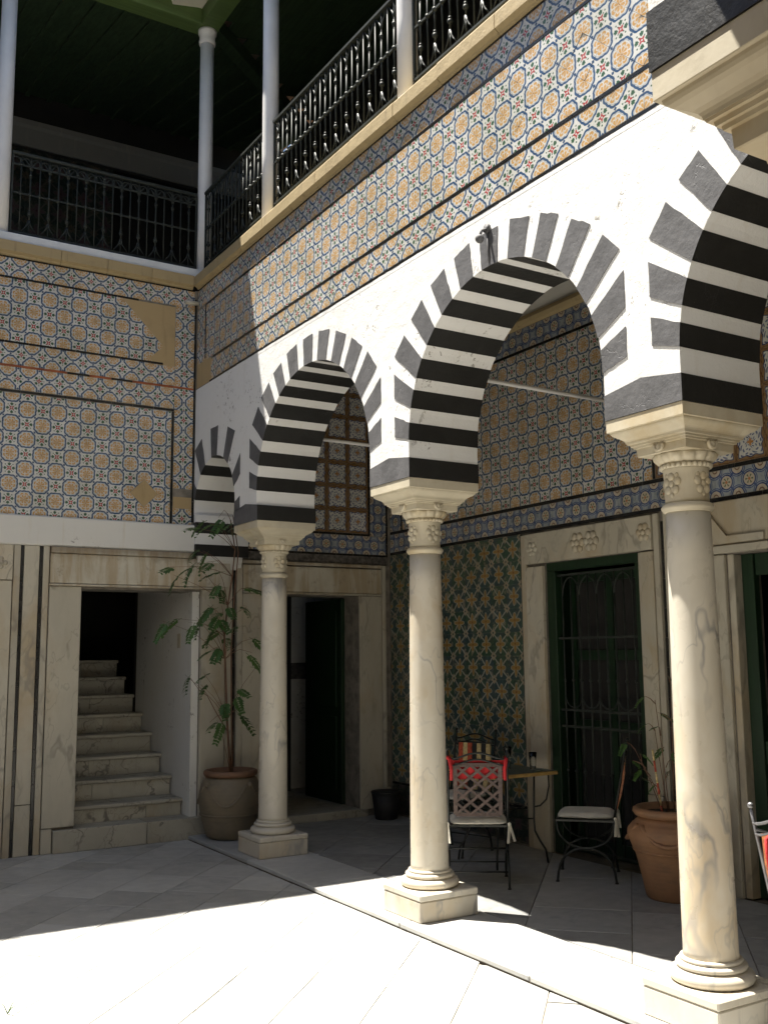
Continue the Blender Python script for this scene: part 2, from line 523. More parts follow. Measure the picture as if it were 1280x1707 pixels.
class MB:
    def __init__(s):
        s.v, s.f, s.mi, s.uv, s.sm = [], [], [], {}, []

    def face(s, pts, mi=0, uv=None, smooth=False):
        b = len(s.v)
        s.v += [tuple(p) for p in pts]
        s.f.append(tuple(range(b, b + len(pts))))
        s.mi.append(mi)
        s.sm.append(smooth)
        if uv:
            s.uv[len(s.f) - 1] = uv
        return s

    def mesh(s, vs, fs, mi=0, smooth=False):
        b = len(s.v)
        s.v += [tuple(p) for p in vs]
        for f in fs:
            s.f.append(tuple(b + i for i in f))
            s.mi.append(mi)
            s.sm.append(smooth)
        return s

    def box(s, a, b, mi=0, ch=0.0):
        """axis box with optional chamfered edges"""
        x0, y0, z0 = (min(a[i], b[i]) for i in range(3))
        x1, y1, z1 = (max(a[i], b[i]) for i in range(3))
        if ch <= 0:
            vs = [(x, y, z) for z in (z0, z1) for y in (y0, y1) for x in (x0, x1)]
            return s.mesh(vs, [(0, 2, 3, 1), (4, 5, 7, 6), (0, 1, 5, 4), (2, 6, 7, 3), (0, 4, 6, 2), (1, 3, 7, 5)], mi)
        bm = bmesh.new()
        bmesh.ops.create_cube(bm, size=1.0)
        for v in bm.verts:
            v.co = Vector(((x0 + x1) / 2 + v.co.x * (x1 - x0), (y0 + y1) / 2 + v.co.y * (y1 - y0), (z0 + z1) / 2 + v.co.z * (z1 - z0)))
        bmesh.ops.bevel(bm, geom=bm.edges[:], offset=min(ch, 0.45 * min(x1 - x0, y1 - y0, z1 - z0)), segments=1, profile=0.5, affect='EDGES')
        bm.verts.index_update()
        s.mesh([v.co[:] for v in bm.verts], [[v.index for v in f.verts] for f in bm.faces], mi)
        bm.free()
        return s

    def prism(s, poly, d0, d1, fn, mi=0, side=None, holes=None):
        """poly in 2D pushed from d0 to d1; fn(a, b, d) -> point"""
        n = len(poly)
        side = mi if side is None else side
        v0 = [fn(a, b, d0) for a, b in poly]
        v1 = [fn(a, b, d1) for a, b in poly]
        s.face(v0, mi)
        s.face(v1[::-1], mi)
        for i in range(n):
            j = (i + 1) % n
            s.face([v0[j], v0[i], v1[i], v1[j]], side)
        return s

    def lathe(s, prof, n=32, c=(0, 0), mi=0, smooth=True, lobes=None):
        """prof list of (r, z)"""
        vs, fs = [], []
        for k, (r, z) in enumerate(prof):
            for i in range(n):
                t = 2 * math.pi * i / n
                rr = r * (lobes(k, t) if lobes else 1)
                vs.append((c[0] + rr * math.cos(t), c[1] + rr * math.sin(t), z))
        for k in range(len(prof) - 1):
            for i in range(n):
                j = (i + 1) % n
                fs.append((k * n + i, k * n + j, (k + 1) * n + j, (k + 1) * n + i))
        s.mesh(vs, fs, mi, smooth)
        if prof[0][0] > 0: s.face([vs[i] for i in range(n)][::-1], mi)
        if prof[-1][0] > 0: s.face([vs[(len(prof) - 1) * n + i] for i in range(n)], mi)
        return s

    def tube(s, path, r, n=6, mi=0, r1=None, cap=True):
        pts = [Vector(p) for p in path]
        vs, fs = [], []
        up = None
        for k, p in enumerate(pts):
            t = (pts[min(k + 1, len(pts) - 1)] - pts[max(k - 1, 0)]).normalized()
            if up is None:
                up = t.orthogonal().normalized()
            up = (up - t * up.dot(t)).normalized()
            w = t.cross(up)
            rr = r if r1 is None else r + (r1 - r) * k / (len(pts) - 1)
            for i in range(n):
                a = 2 * math.pi * i / n
                vs.append(p + (up * math.cos(a) + w * math.sin(a)) * rr)
        for k in range(len(pts) - 1):
            for i in range(n):
                j = (i + 1) % n
                fs.append((k * n + i, k * n + j, (k + 1) * n + j, (k + 1) * n + i))
        if cap:
            fs.append(tuple(range(n))[::-1])
            fs.append(tuple((len(pts) - 1) * n + i for i in range(n)))
        return s.mesh(vs, fs, mi, True)

    def ball(s, c, r, n=8, m_=6, mi=0, sc=(1, 1, 1)):
        vs, fs = [], []
        for k in range(m_ + 1):
            a = math.pi * k / m_
            for i in range(n):
                t = 2 * math.pi * i / n
                vs.append((c[0] + r * sc[0] * math.sin(a) * math.cos(t), c[1] + r * sc[1] * math.sin(a) * math.sin(t), c[2] + r * sc[2] * math.cos(a)))
        for k in range(m_):
            for i in range(n):
                j = (i + 1) % n
                fs.append((k * n + i, (k + 1) * n + i, (k + 1) * n + j, k * n + j))
        return s.mesh(vs, fs, mi, True)

    def data(s, name, mats):
        me = bpy.data.meshes.new(name)
        me.from_pydata(s.v, [], s.f)
        for mt in (mats if isinstance(mats, (list, tuple)) else [mats]):
            me.materials.append(mt)
        me.polygons.foreach_set('material_index', s.mi)
        me.polygons.foreach_set('use_smooth', s.sm)
        if s.uv:
            ul = me.uv_layers.new(name='UVMap')
            for fi, uvs in s.uv.items():
                p = me.polygons[fi]
                for li, uv in zip(p.loop_indices, uvs):
                    ul.data[li].uv = uv
        bm = bmesh.new()
        bm.from_mesh(me)
        bmesh.ops.remove_doubles(bm, verts=bm.verts[:], dist=1e-6)
        bmesh.ops.recalc_face_normals(bm, faces=bm.faces[:])
        bm.to_mesh(me)
        bm.free()
        me.update()
        return me

    def obj(s, name, mats, parent=None, **kw):
        return link(name, s.data(name, mats), parent, **kw)


def link(name, data, parent=None, loc=None, rot=None, **kw):
    o = bpy.data.objects.new(name, data)
    C.objects.link(o)
    if loc is not None: o.location = loc
    if rot is not None: o.rotation_euler = rot
    if parent is not None:
        o.parent = parent
    for k, v in kw.items():
        o[k] = v
    return o


def thing(name, label, cat, loc=(0, 0, 0), rz=0.0, group=None):
    o = link(name, None, None, loc, (0, 0, rz))
    o.empty_display_size = 0.1
    o['label'] = label
    o['category'] = cat
    o['kind'] = 'thing'
    if group: o['group'] = group
    return o


def tag(o, label, cat, group=None):
    o['label'] = label
    o['category'] = cat
    if group: o['group'] = group
    return o


def copy_tree(o, parent=None):
    c = o.copy()
    C.objects.link(c)
    if parent is not None:
        c.parent = parent
    for ch in list(o.children):
        copy_tree(ch, c)
    return c


def in_view(p, marg=0.18):
    d = Vector(p) - CAM_POS
    w = d.dot(ca_f)
    if w < 0.2: return False
    x = CAM_F * d.dot(ca_r) / w / 1280
    y = CAM_F * d.dot(ca_u) / w / 1707
    return abs(x) < 0.5 + marg and abs(y) < 0.5 + marg


def clip_poly(poly, u0, v0, u1, v1):
    for ax, lim, sg in ((0, u0, 1), (0, u1, -1), (1, v0, 1), (1, v1, -1)):
        out = []
        for i in range(len(poly)):
            a, b = poly[i - 1], poly[i]
            da, db = sg * (a[ax] - lim), sg * (b[ax] - lim)
            if da >= 0: out.append(a)
            if (da >= 0) != (db >= 0):
                t = da / (da - db)
                out.append((a[0] + (b[0] - a[0]) * t, a[1] + (b[1] - a[1]) * t))
        poly = out
        if len(poly) < 3: return []
    return poly


def area(poly):
    return 0.5 * abs(sum(poly[i - 1][0] * poly[i][1] - poly[i][0] * poly[i - 1][1] for i in range(len(poly))))


def inside(pt, poly):
    r = False
    for i in range(len(poly)):
        (x0, y0), (x1, y1) = poly[i - 1], poly[i]
        if (y0 > pt[1]) != (y1 > pt[1]) and pt[0] < (x1 - x0) * (pt[1] - y0) / (y1 - y0) + x0:
            r = not r
    return r


class Plane:
    """a wall surface: u along it, v up, n out of it"""
    def __init__(s, o, u, n):
        s.o, s.u, s.n = Vector(o), Vector(u), Vector(n)
        s.v = Vector((0, 0, 1))
        if s.n.z: s.v = s.n.cross(s.u)
        s.rot = Matrix((s.u, s.v, s.u.cross(s.v))).transposed()
        s.flip = s.u.cross(s.v).dot(s.n) < 0

    def at(s, u, v, d=0.0):
        return s.o + s.u * u + s.v * v + s.n * d


tile_cache = {}


def tile_mesh(pat, polyl, size, th, flip, name='tile'):
    """a tile in its own coordinates (u, v, out); print on the face"""
    sg = -1 if flip else 1
    mb = MB()
    def uvof(p):
        return (p[2] / size + 0.5, p[3] / size + 0.5) if len(p) > 2 else (p[0] / size + 0.5, p[1] / size + 0.5)
    mb.face([(q[0], q[1], sg * th) for q in polyl], 0, [uvof(q) for q in polyl])
    n = len(polyl)
    for i in range(n):
        a, b = polyl[i], polyl[(i + 1) % n]
        mb.face([(a[0], a[1], sg * th), (b[0], b[1], sg * th), (b[0], b[1], 0), (a[0], a[1], 0)], 0, [uvof(a), uvof(b), uvof(b), uvof(a)])
    return mb.data(name, M[pat])


def lay_tiles(parent, pl, rect, size, pat, diag=False, org=(0, 0), holes=(), gap=0.0014, th=0.007, base=0.0, cull=True, jit=0.22, name='tile', miss=0.0):
    """tiles laid over rect = (u0, v0, u1, v1), each an object; returns how many"""
    u0, v0, u1, v1 = rect
    ang = math.pi / 4 if diag else 0.0
    ca, sa = math.cos(ang), math.sin(ang)
    h = (size - gap) / 2
    N = int(max(u1 - u0, v1 - v0) / size * 1.5) + 3
    cu, cv = (u0 + u1) / 2, (v0 + v1) / 2
    # lattice through org
    lu = (cu - org[0]) * ca + (cv - org[1]) * sa
    lv = -(cu - org[0]) * sa + (cv - org[1]) * ca
    bi, bj = round(lu / size), round(lv / size)
    cnt = 0
    for i in range(-N, N + 1):
        for j in range(-N, N + 1):
            a, b = (bi + i) * size, (bj + j) * size
            c0 = (org[0] + a * ca - b * sa, org[1] + a * sa + b * ca)
            if c0[0] < u0 - size or c0[0] > u1 + size or c0[1] < v0 - size or c0[1] > v1 + size: continue
            sq = [(c0[0] + x * ca - y * sa, c0[1] + x * sa + y * ca) for x, y in ((-h, -h), (h, -h), (h, h), (-h, h))]
            cl = clip_poly(sq, u0 + gap / 2, v0 + gap / 2, u1 - gap / 2, v1 - gap / 2)
            if len(cl) < 3: continue
            ar = area(cl)
            if ar < 0.0006: continue
            g0 = (sum(p[0] for p in cl) / len(cl), sum(p[1] for p in cl) / len(cl))
            if any(inside(g0, hp) for hp in holes): continue
            P = pl.at(c0[0], c0[1], base)
            if cull and not in_view(P): continue
            if miss and rnd.random() < miss: continue
            full = ar > 0.98 * (2 * h) ** 2
            tilt = Matrix.Rotation(R(rnd.gauss(0, jit)), 3, 'X') @ Matrix.Rotation(R(rnd.gauss(0, jit)), 3, 'Y')
            if full:
                key = (pat, round(size, 4), pl.flip, round(th, 4))
                if key not in tile_cache:
                    tile_cache[key] = tile_mesh(pat, [(-h, -h), (h, -h), (h, h), (-h, h)], size, th, pl.flip, name)
                me = tile_cache[key]
                turn = Matrix.Rotation(ang + rnd.choice((0, 1, 2, 3)) * math.pi / 2 + R(rnd.gauss(0, 0.35)), 3, 'Z')
                mat = pl.rot @ turn @ tilt
            else:
                loc = []
                for p in cl:
                    du, dv = p[0] - c0[0], p[1] - c0[1]
                    loc.append((du * ca + dv * sa, -du * sa + dv * ca))
                me = tile_mesh(pat, loc, size, th, pl.flip, name)
                mat = pl.rot @ Matrix.Rotation(ang, 3, 'Z')
            o = bpy.data.objects.new(name, me)
            C.objects.link(o)
            o.parent = parent
            o.matrix_local = Matrix.Translation(P + pl.n * rnd.uniform(0.0001, 0.0005)) @ mat.to_4x4()
            cnt += 1
    return cnt


def lay_strip(parent, pl, u0, v0, u1, v1, w=0.022, L=0.2, red=0.0, d=0.0035, base=-0.003, skip=None):
    """a line of narrow black glazed pieces from (u0, v0) to (u1, v1)"""
    horiz = abs(u1 - u0) > abs(v1 - v0)
    tot = abs(u1 - u0) if horiz else abs(v1 - v0)
    n = max(1, round(tot / L))
    for k in range(n):
        a0, a1 = k / n * tot + 0.0012, (k + 1) / n * tot - 0.0012
        if horiz:
            A = (min(u0, u1) + a0, v0 - w / 2); B = (min(u0, u1) + a1, v0 + w / 2)
        else:
            A = (u0 - w / 2, min(v0, v1) + a0); B = (u0 + w / 2, min(v0, v1) + a1)
        mid = ((A[0] + B[0]) / 2, (A[1] + B[1]) / 2)
        if skip and any(inside(mid, s_) for s_ in skip): continue
        if not in_view(pl.at(mid[0], mid[1]), 0.3): continue
        q = rnd.uniform(0, 0.0015)
        a = pl.at(A[0], A[1], base); b = pl.at(B[0], B[1], base + d + q)
        MB().box(a, b, 0, 0.0015).obj('border_strip', M['strip_red' if rnd.random() < red else 'strip'], parent)


def slab_grid_wall(mb, pl, u0, u1, v0, v1, d0, d1, openings, mi=0):
    """wall between depths d0 and d1 with rectangular openings (u0, v0, u1, v1)"""
    us = sorted({u0, u1, *[o[0] for o in openings], *[o[2] for o in openings]})
    us = [u for u in us if u0 <= u <= u1]
    for a, b in zip(us[:-1], us[1:]):
        blocks = sorted([(o[1], o[3]) for o in openings if o[0] <= a + 1e-6 and o[2] >= b - 1e-6])
        z = v0
        for lo, hi in blocks:
            if lo > z: mb.box(pl.at(a, z, d0), pl.at(b, lo, d1), mi)
            z = max(z, hi)
        if z < v1: mb.box(pl.at(a, z, d0), pl.at(b, v1, d1), mi)
    return mb

# ------------------------------------------------------------------ measures (metres; camera stands at x = y = 0)
XF = 3.43            # front of the arcade wall
XB = 3.97            # its back
YL = 9.04            # face of the wall with the staircase
XG = 5.60            # back wall of the covered gallery
ZP = 0.035           # gallery paving above the courtyard paving
SPR, CEN = 2.757, 2.975
COLS = (3.28, 5.517, 7.83)
TS = 0.189
FAC = Plane((XF, 0, 0), (0, 1, 0), (-1, 0, 0))
LEFT = Plane((0, YL, 0), (1, 0, 0), (0, -1, 0))
GAL = Plane((XG, 0, 0), (0, 1, 0), (-1, 0, 0))
NEAR = Plane((0, 1.27, 0), (1, 0, 0), (0, 1, 0))

# ------------------------------------------------------------------ ground and paving
g_ = MB()
g_.face([(-60, -60, -0.06), (60, -60, -0.06), (60, 60, -0.06), (-60, 60, -0.06)])
g_.obj('ground', M['mortar'], kind='structure')
cf = MB().box((-4.5, 1.0, -0.05), (3.398, YL + 0.2, -0.006)).obj('courtyard_floor', M['mortar'], kind='structure')
gf = MB().box((3.41, -1.4, -0.05), (XG + 0.25, YL + 0.2, ZP - 0.008)).box((-4.5, -1.4, -0.05), (3.40, 0.99, ZP - 0.008)).obj('gallery_floor', M['mortar'], kind='structure')


def pave(parent, rect, s, ztop, ang, mat, ratio=1.0, org=(0, 0), gaps=(0.001, 0.0028)):
    """slabs with open joints; ratio > 1 lays courses with shifted joints"""
    x0, y0, x1, y1 = rect
    ca, sa = math.cos(ang), math.sin(ang)
    N = 16
    for j in range(-N, N):
        shift = rnd.uniform(0, s * ratio)
        edges = []
        t = -N * s + shift
        while t < N * s:
            w = s * ratio * rnd.choice((0.75, 1.0, 1.0, 1.25))
            edges.append((t, t + w))
            t += w
        for a, b in edges:
            y_lo, y_hi = j * s, (j + 1) * s
            gp = rnd.uniform(*gaps)
            sq = [(a + gp, y_lo + gp), (b - gp, y_lo + gp), (b - gp, y_hi - gp), (a + gp, y_hi - gp)]
            sq = [(org[0] + p[0] * ca - p[1] * sa, org[1] + p[0] * sa + p[1] * ca) for p in sq]
            cl = clip_poly(sq, x0, y0, x1, y1)
            if len(cl) < 3 or area(cl) < 0.002: continue
            cx = sum(p[0] for p in cl) / len(cl); cy = sum(p[1] for p in cl) / len(cl)
            if not (in_view((cx, cy, ztop), 0.28)): continue
            mb = MB()
            dz = [rnd.uniform(-0.0015, 0.0015) + ztop for _ in cl]
            k = 0.988
            top = [(cx + (p[0] - cx) * k, cy + (p[1] - cy) * k, z) for p, z in zip(cl, dz)]
            rim = [(p[0], p[1], z - 0.003) for p, z in zip(cl, dz)]
            low = [(p[0], p[1], ztop - 0.03) for p in cl]
            loc = Vector((cx, cy, ztop))
            sh = lambda L: [tuple(Vector(p) - loc) for p in L]
            top, rim, low = sh(top), sh(rim), sh(low)
            mb.face(top)
            n = len(cl)
            for i in range(n):
                q = (i + 1) % n
                mb.face([top[i], top[q], rim[q], rim[i]])
                mb.face([rim[i], rim[q], low[q], low[i]])
            mb.obj('paving_slab', mat, parent, loc=loc)


pave(cf, (-1.6, 1.3, 3.4035, YL - 0.012), 0.40, 0.0, R(45), M['floor'], 1.02, (0.2, 3.1), gaps=(0.001, 0.003))
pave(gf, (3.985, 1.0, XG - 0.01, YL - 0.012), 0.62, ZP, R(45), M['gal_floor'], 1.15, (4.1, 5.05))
# long kerb slabs along the edge of the gallery paving
y = 1.0
while y < YL - 0.02:
    L = min(rnd.uniform(0.85, 1.25), YL - 0.015 - y)
    if YL - 0.015 - y - L < 0.3: L = YL - 0.015 - y
    o = MB().box((-0.285, 0.003, -0.03), (0.285, L - 0.003, 0.0), 0, 0.005).obj('edge_slab', M['floor'], gf, loc=(3.69, y, ZP + rnd.uniform(-0.001, 0.001)))
    y += L

# ------------------------------------------------------------------ arches


def arch_pt(w, t, rise=0.88):
    return w * math.cos(t), CEN + rise * math.sin(t)


def arch_curve(w, n=28, rise=0.88):
    pts = [(w, SPR)] + [arch_pt(w, math.pi * k / n, rise) for k in range(n + 1)] + [(-w, SPR)]
    return pts


def ray_arch(w, ang, rise, zc):
    """point of the arch edge seen from (0, zc) at angle ang"""
    lo, hi = 0.0, 4.0
    c, s = math.cos(ang), math.sin(ang)
    for _ in range(40):
        r = (lo + hi) / 2
        a, z = r * c, zc + r * s
        out = abs(a) > w if z < CEN else (a / w) ** 2 + ((z - CEN) / rise) ** 2 > 1
        if out: hi = r
        else: lo = r
    return lo


def voussoirs(parent, fn, ac, w, rise, zc, centers, half, rout, clipw, depth):
    for cdeg in centers:
        hw = half * rnd.uniform(0.9, 1.08)
        cd = cdeg + rnd.uniform(-0.4, 0.4)
        angs = [R(cd - hw + 2 * hw * k / 4) for k in range(5)]
        inner = []
        for a in angs:
            r = ray_arch(w, a, rise, zc) - 0.003
            inner.append((ac + r * math.cos(a), zc + r * math.sin(a)))
        outer = []
        for a in (angs[-1], angs[0]):
            r = rout * rnd.uniform(0.994, 1.005)
            c = abs(math.cos(a))
            if c * r > clipw: r = clipw / c
            outer.append((ac + r * math.cos(a), zc + r * math.sin(a)))
        def side(p, q):
            d = (Vector(q) - Vector(p))
            nn = Vector((-d.y, d.x)).normalized()
            return [tuple(Vector(p).lerp(Vector(q), s_) + nn * rnd.gauss(0, 0.0017)) for s_ in (0.22, 0.4, 0.58, 0.78)]
        poly = inner + side(inner[-1], outer[0]) + [outer[0]] + side(outer[0], outer[1])[1:3] + [outer[1]] + side(outer[1], inner[0])
        mb = MB()
        v0 = [fn(a, z, -0.0035) for a, z in poly]
        v1 = [fn(a, z, depth + 0.0035) for a, z in poly]
        mb.face(v0, 0)
        mb.face(v1[::-1], 0)
        n = len(poly)
        for i in range(n):
            j = (i + 1) % n
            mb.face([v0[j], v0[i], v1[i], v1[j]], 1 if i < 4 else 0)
        mb.obj('voussoir', [M['grey'], M['black']], parent)


def arch_bay(mb, fn, ac, w, rise, a0, a1, ztop, depth):
    """wall over one arch from a0 to a1"""
    pts = [(ac + a, z) for a, z in arch_curve(w, 28, rise)][::-1]       # left to right
    for i in range(len(pts) - 1):
        (p, z0), (q, z1) = pts[i], pts[i + 1]
        if abs(q - p) > 1e-6:
            for d in (0, depth):
                mb.face([fn(p, z0, d), fn(q, z1, d), fn(q, ztop, d), fn(p, ztop, d)])
        mb.face([fn(p, z0, 0), fn(q, z1, 0), fn(q, z1, depth), fn(p, z0, depth)])
    for s0, s1 in ((a0, ac - w), (ac + w, a1)):
        if s1 - s0 > 1e-4:
            for d in (0, depth):
                mb.face([fn(s0, SPR, d), fn(s1, SPR, d), fn(s1, ztop, d), fn(s0, ztop, d)])
            mb.face([fn(s0, SPR, 0), fn(s1, SPR, 0), fn(s1, SPR, depth), fn(s0, SPR, depth)])
    mb.face([fn(a0, ztop, 0), fn(a1, ztop, 0), fn(a1, ztop, depth), fn(a0, ztop, depth)])


def pier_block(parent, fn, a0, a1, depth, half_rise=0.035, b=0.125):
    """the dark springer block over a capital, its top peaked"""
    e = 0.0035
    mid = (a0 + a1) / 2
    poly = [(a0 - e, SPR), (a1 + e, SPR), (a1 + e, SPR + b), (mid, SPR + b + half_rise), (a0 - e, SPR + b)]
    mb = MB()
    v0 = [fn(a, z, -e) for a, z in poly]
    v1 = [fn(a, z, depth + e) for a, z in poly]
    mb.face(v0, 0); mb.face(v1[::-1], 0)
    for i in range(5):
        j = (i + 1) % 5
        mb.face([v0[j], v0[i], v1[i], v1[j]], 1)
    mb.obj('springer_block', [M['grey'], M['black']], parent)


BIG = [19 + 11.83 * k for k in range(13)]
SMALL = [14, 39, 64.5, 90, 115.5, 141, 166]

aw = thing('arcade_wall', 'white arcade wall with grey striped arches and blue and orange tiles above', 'wall')
fnF = lambda a, z, d: (XF + d, a, z)
mb = MB()
arch_bay(mb, fnF, 2.16, 0.88, 0.88, 0.75, 3.28, 4.19, XB - XF)
arch_bay(mb, fnF, 4.40, 0.878, 0.88, 3.28, 5.517, 4.19, XB - XF)
arch_bay(mb, fnF, 6.683, 0.924, 0.88, 5.517, 7.83, 4.19, XB - XF)
arch_bay(mb, fnF, 8.552, 0.486, 0.485, 7.83, YL, 4.19, XB - XF)
mb.obj('masonry', M['white'], aw)
MB().box((XF + 0.0013, 0.75, 4.192), (XB, YL, 5.19)).obj('upper_masonry', M['grout'], aw)
for hp in ([(8.50, 4.2), (9.03, 4.2), (9.03, 4.46), (8.70, 4.46)],):
    MB().prism(hp, 0.0010, 0.0030, fnF).obj('plaster_patch', M['ochre_plaster'], aw)
voussoirs(aw, fnF, 2.16, 0.88, 0.88, 2.75, BIG, 3.6, 1.32, 1.04, XB - XF)
voussoirs(aw, fnF, 4.40, 0.878, 0.88, 2.75, BIG, 3.6, 1.32, 1.04, XB - XF)
voussoirs(aw, fnF, 6.683, 0.924, 0.88, 2.75, BIG, 3.6, 1.32, 1.07, XB - XF)
voussoirs(aw, fnF, 8.552, 0.486, 0.485, 2.80, SMALL, 5.6, 0.93, 0.60, XB - XF)
for cy in COLS:
    pier_block(aw, fnF, cy - 0.24, cy + 0.24, XB - XF)
# half pier on the staircase wall under the small arch: painted bands down to a white corbel
for k, (z0, z1) in enumerate(((2.795, 2.90), (2.58, 2.69))):
    MB().box((XF - 0.002, YL - 0.055, z0), (XB + 0.002, YL - 0.001, z1), 0, 0.004).obj('painted_band', M['black'], aw)
MB().box((XF, YL - 0.05, 2.58), (XB, YL - 0.002, 2.97)).obj('half_pier', M['white'], aw)
mb = MB()
prof = [(0.05, 2.58), (0.05, 2.55), (0.035, 2.52), (0.02, 2.48), (0.004, 2.46)]
mb.prism([(0.0, 2.58)] + prof + [(0.0, 2.46)], XF + 0.03, XB - 0.06, lambda a, b, d: (d, YL - a, b))
mb.obj('corbel', M['white_in'], aw)

# tiles over the arches
hole_c = [[(8.60, 4.19), (9.05, 4.19), (9.05, 4.44), (8.75, 4.44), (8.68, 4.33), (8.56, 4.3)]]
lay_tiles(aw, FAC, (1.3, 4.998, 9.02, 5.178), TS, 'roundel', False, (0.06, 5.088), base=-0.0075)
lay_tiles(aw, FAC, (1.3, 4.432, 8.80, 4.972), TS, 'roundel', True, (0.1, 4.70), hole_c, base=-0.0075)
lay_tiles(aw, FAC, (8.83, 4.432, 9.02, 4.972), TS, 'roundel', False, (8.925, 4.53), hole_c, base=-0.0075)
lay_tiles(aw, FAC, (1.3, 4.210, 9.02, 4.406), TS, 'roundel', False, (0.06, 4.308), hole_c, base=-0.0075)
for v, a, b in ((5.187, 1.3, 9.02), (4.985, 1.3, 8.83), (4.419, 1.3, 8.62), (4.200, 1.3, 8.7)):
    lay_strip(aw, FAC, a, v, b, v, 0.020)
lay_strip(aw, FAC, 8.815, 4.45, 8.815, 4.98, 0.022)
# ragged lower rim of the plaster against the tiles
mb = MB()
yy = 1.0
top = []
while yy < YL - 0.01:
    top.append((yy, 4.186 + rnd.uniform(-0.004, 0.006)))
    yy += rnd.uniform(0.03, 0.09)
poly = [(1.0, 4.165)] + top + [(top[-1][0], 4.165)]
mb.prism(poly, -0.0008, 0.0, fnF)
mb.obj('plaster_lip', M['white'], aw)
# stone ledge in pieces, on which the upper pillars stand
y = 0.9
while y < YL - 0.06:
    L = rnd.uniform(0.42, 0.62)
    if YL - 0.03 - y - L < 0.25: L = YL - 0.03 - y
    pr = [(0.046, 5.222), (0.046, 5.312), (0.036, 5.326), (-0.5, 5.326), (-0.5, 5.192), (0.012, 5.192), (0.018, 5.205)]
    q = rnd.uniform(-0.002, 0.002)
    MB().prism([(XF - a - q, b + q * 0.5) for a, b in pr], y + 0.0025, y + L - 0.0025, lambda a, b, d: (a, d, b)).obj('ledge_stone', M['ledge'], aw)
    y += L
# small spotlight fixed to the crown stripe of the middle arch
sp = MB()
sp.tube([(XF - 0.004, 4.405, 4.075), (XF - 0.02, 4.405, 4.075)], 0.028, 10)
sp.tube([(XF - 0.018, 4.405, 4.07), (XF - 0.05, 4.405, 4.055), (XF - 0.06, 4.41, 4.02)], 0.009, 6)
sp.ball((XF - 0.062, 4.41, 4.005), 0.026, 10, 8)
sp.tube([(XF - 0.008, 4.405, 4.05), (XF - 0.008, 4.402, 3.95), (XF - 0.004, 4.40, 3.87)], 0.006, 6)
sp.obj('spotlight', M['grey'], aw)

# ------------------------------------------------------------------ wall with the staircase
lw = thing('staircase_wall', 'tiled wall with marble door surrounds at the far end of the courtyard', 'wall')
mb = MB()
stair_o = (2.39, 0.0, 3.51, 2.245)
door_o = (4.41, 0.0, 5.235, 2.235)
slab_grid_wall(mb, LEFT, -4.5, XG + 0.3, 0.0, 5.19, -0.35, -0.012, [stair_o, door_o])
mb.obj('masonry', M['grout'], lw)
# plaster band under the tiles, left of the arcade
mb = MB()
mb.prism([(0.026, 2.625), (0.026, 2.862), (0.012, 2.874), (-0.012, 2.874), (-0.012, 2.612), (0.018, 2.612)], -4.4, XF - 0.001, lambda a, b, d: (d, YL - a, b))
mb.obj('plaster_band', M['white_in'], lw)
PATCH = [[(2.80, 4.985), (3.215, 4.985), (3.215, 4.33), (3.06, 4.34), (2.945, 4.55), (3.02, 4.63), (2.99, 4.72)],
         [(2.88, 3.08), (3.01, 3.08), (3.01, 3.21), (2.88, 3.21)],
         [(3.215, 2.99), (3.43, 2.99), (3.43, 3.14), (3.215, 3.14)]]
X0 = -0.2
lay_tiles(lw, LEFT, (X0, 5.008, 3.408, 5.182), TS * 0.96, 'roundel', False, (1.67, 5.095), base=-0.0174)
lay_tiles(lw, LEFT, (X0, 4.418, 3.205, 4.992), TS, 'roundel', True, (1.897 + TS * 0.7071, 4.981), PATCH, base=-0.0174)
lay_tiles(lw, LEFT, (3.218, 3.975, 3.408, 5.006), 0.19, 'roundel', False, (3.313, 4.91), PATCH[:1], base=-0.0174)
lay_tiles(lw, LEFT, (X0, 4.206, 3.216, 4.400), TS * 0.96, 'roundel', False, (1.62, 4.303), PATCH, base=-0.0174)
lay_tiles(lw, LEFT, (X0, 3.984, 3.216, 4.186), TS * 0.96, 'roundel', False, (1.60, 4.085), base=-0.0174)
lay_tiles(lw, LEFT, (X0, 2.876, 3.192, 3.952), TS, 'roundel', True, (2.943, 3.146), PATCH, base=-0.0174)
lay_tiles(lw, LEFT, (3.222, 2.876, 3.408, 3.974), 0.19, 'roundel', False, (3.315, 3.88), PATCH[2:], base=-0.0174)
for v, a, b, rd in ((5.188, X0, 3.41, 0), (5.000, X0, 2.85, 0), (4.409, X0, 3.10, 0), (4.196, X0, 3.41, 0.4), (3.968, X0, 3.218, 0)):
    lay_strip(lw, LEFT, a, v, b, v, 0.020, red=rd, base=-0.012)
lay_strip(lw, LEFT, 3.207, 2.876, 3.207, 3.955, 0.022, base=-0.012)
lay_strip(lw, LEFT, 3.418, 2.9, 3.418, 5.1, 0.020, base=-0.012)
# plaster laid flush where tiles are lost
for hp in ([(2.60, 4.99), (3.214, 4.99), (3.214, 4.42), (2.60, 4.42)], [(3.03, 4.42), (3.214, 4.42), (3.214, 4.36), (3.03, 4.36)], [(2.945, 3.018), (3.075, 3.146), (2.945, 3.274), (2.815, 3.146)], [(3.225, 2.995), (3.405, 2.995), (3.405, 3.135), (3.225, 3.135)]):
    MB().prism(hp, -0.0119, -0.0114, lambda a, b, d: LEFT.at(a, b, d)).obj('plaster_patch', M['ochre_plaster'], lw)
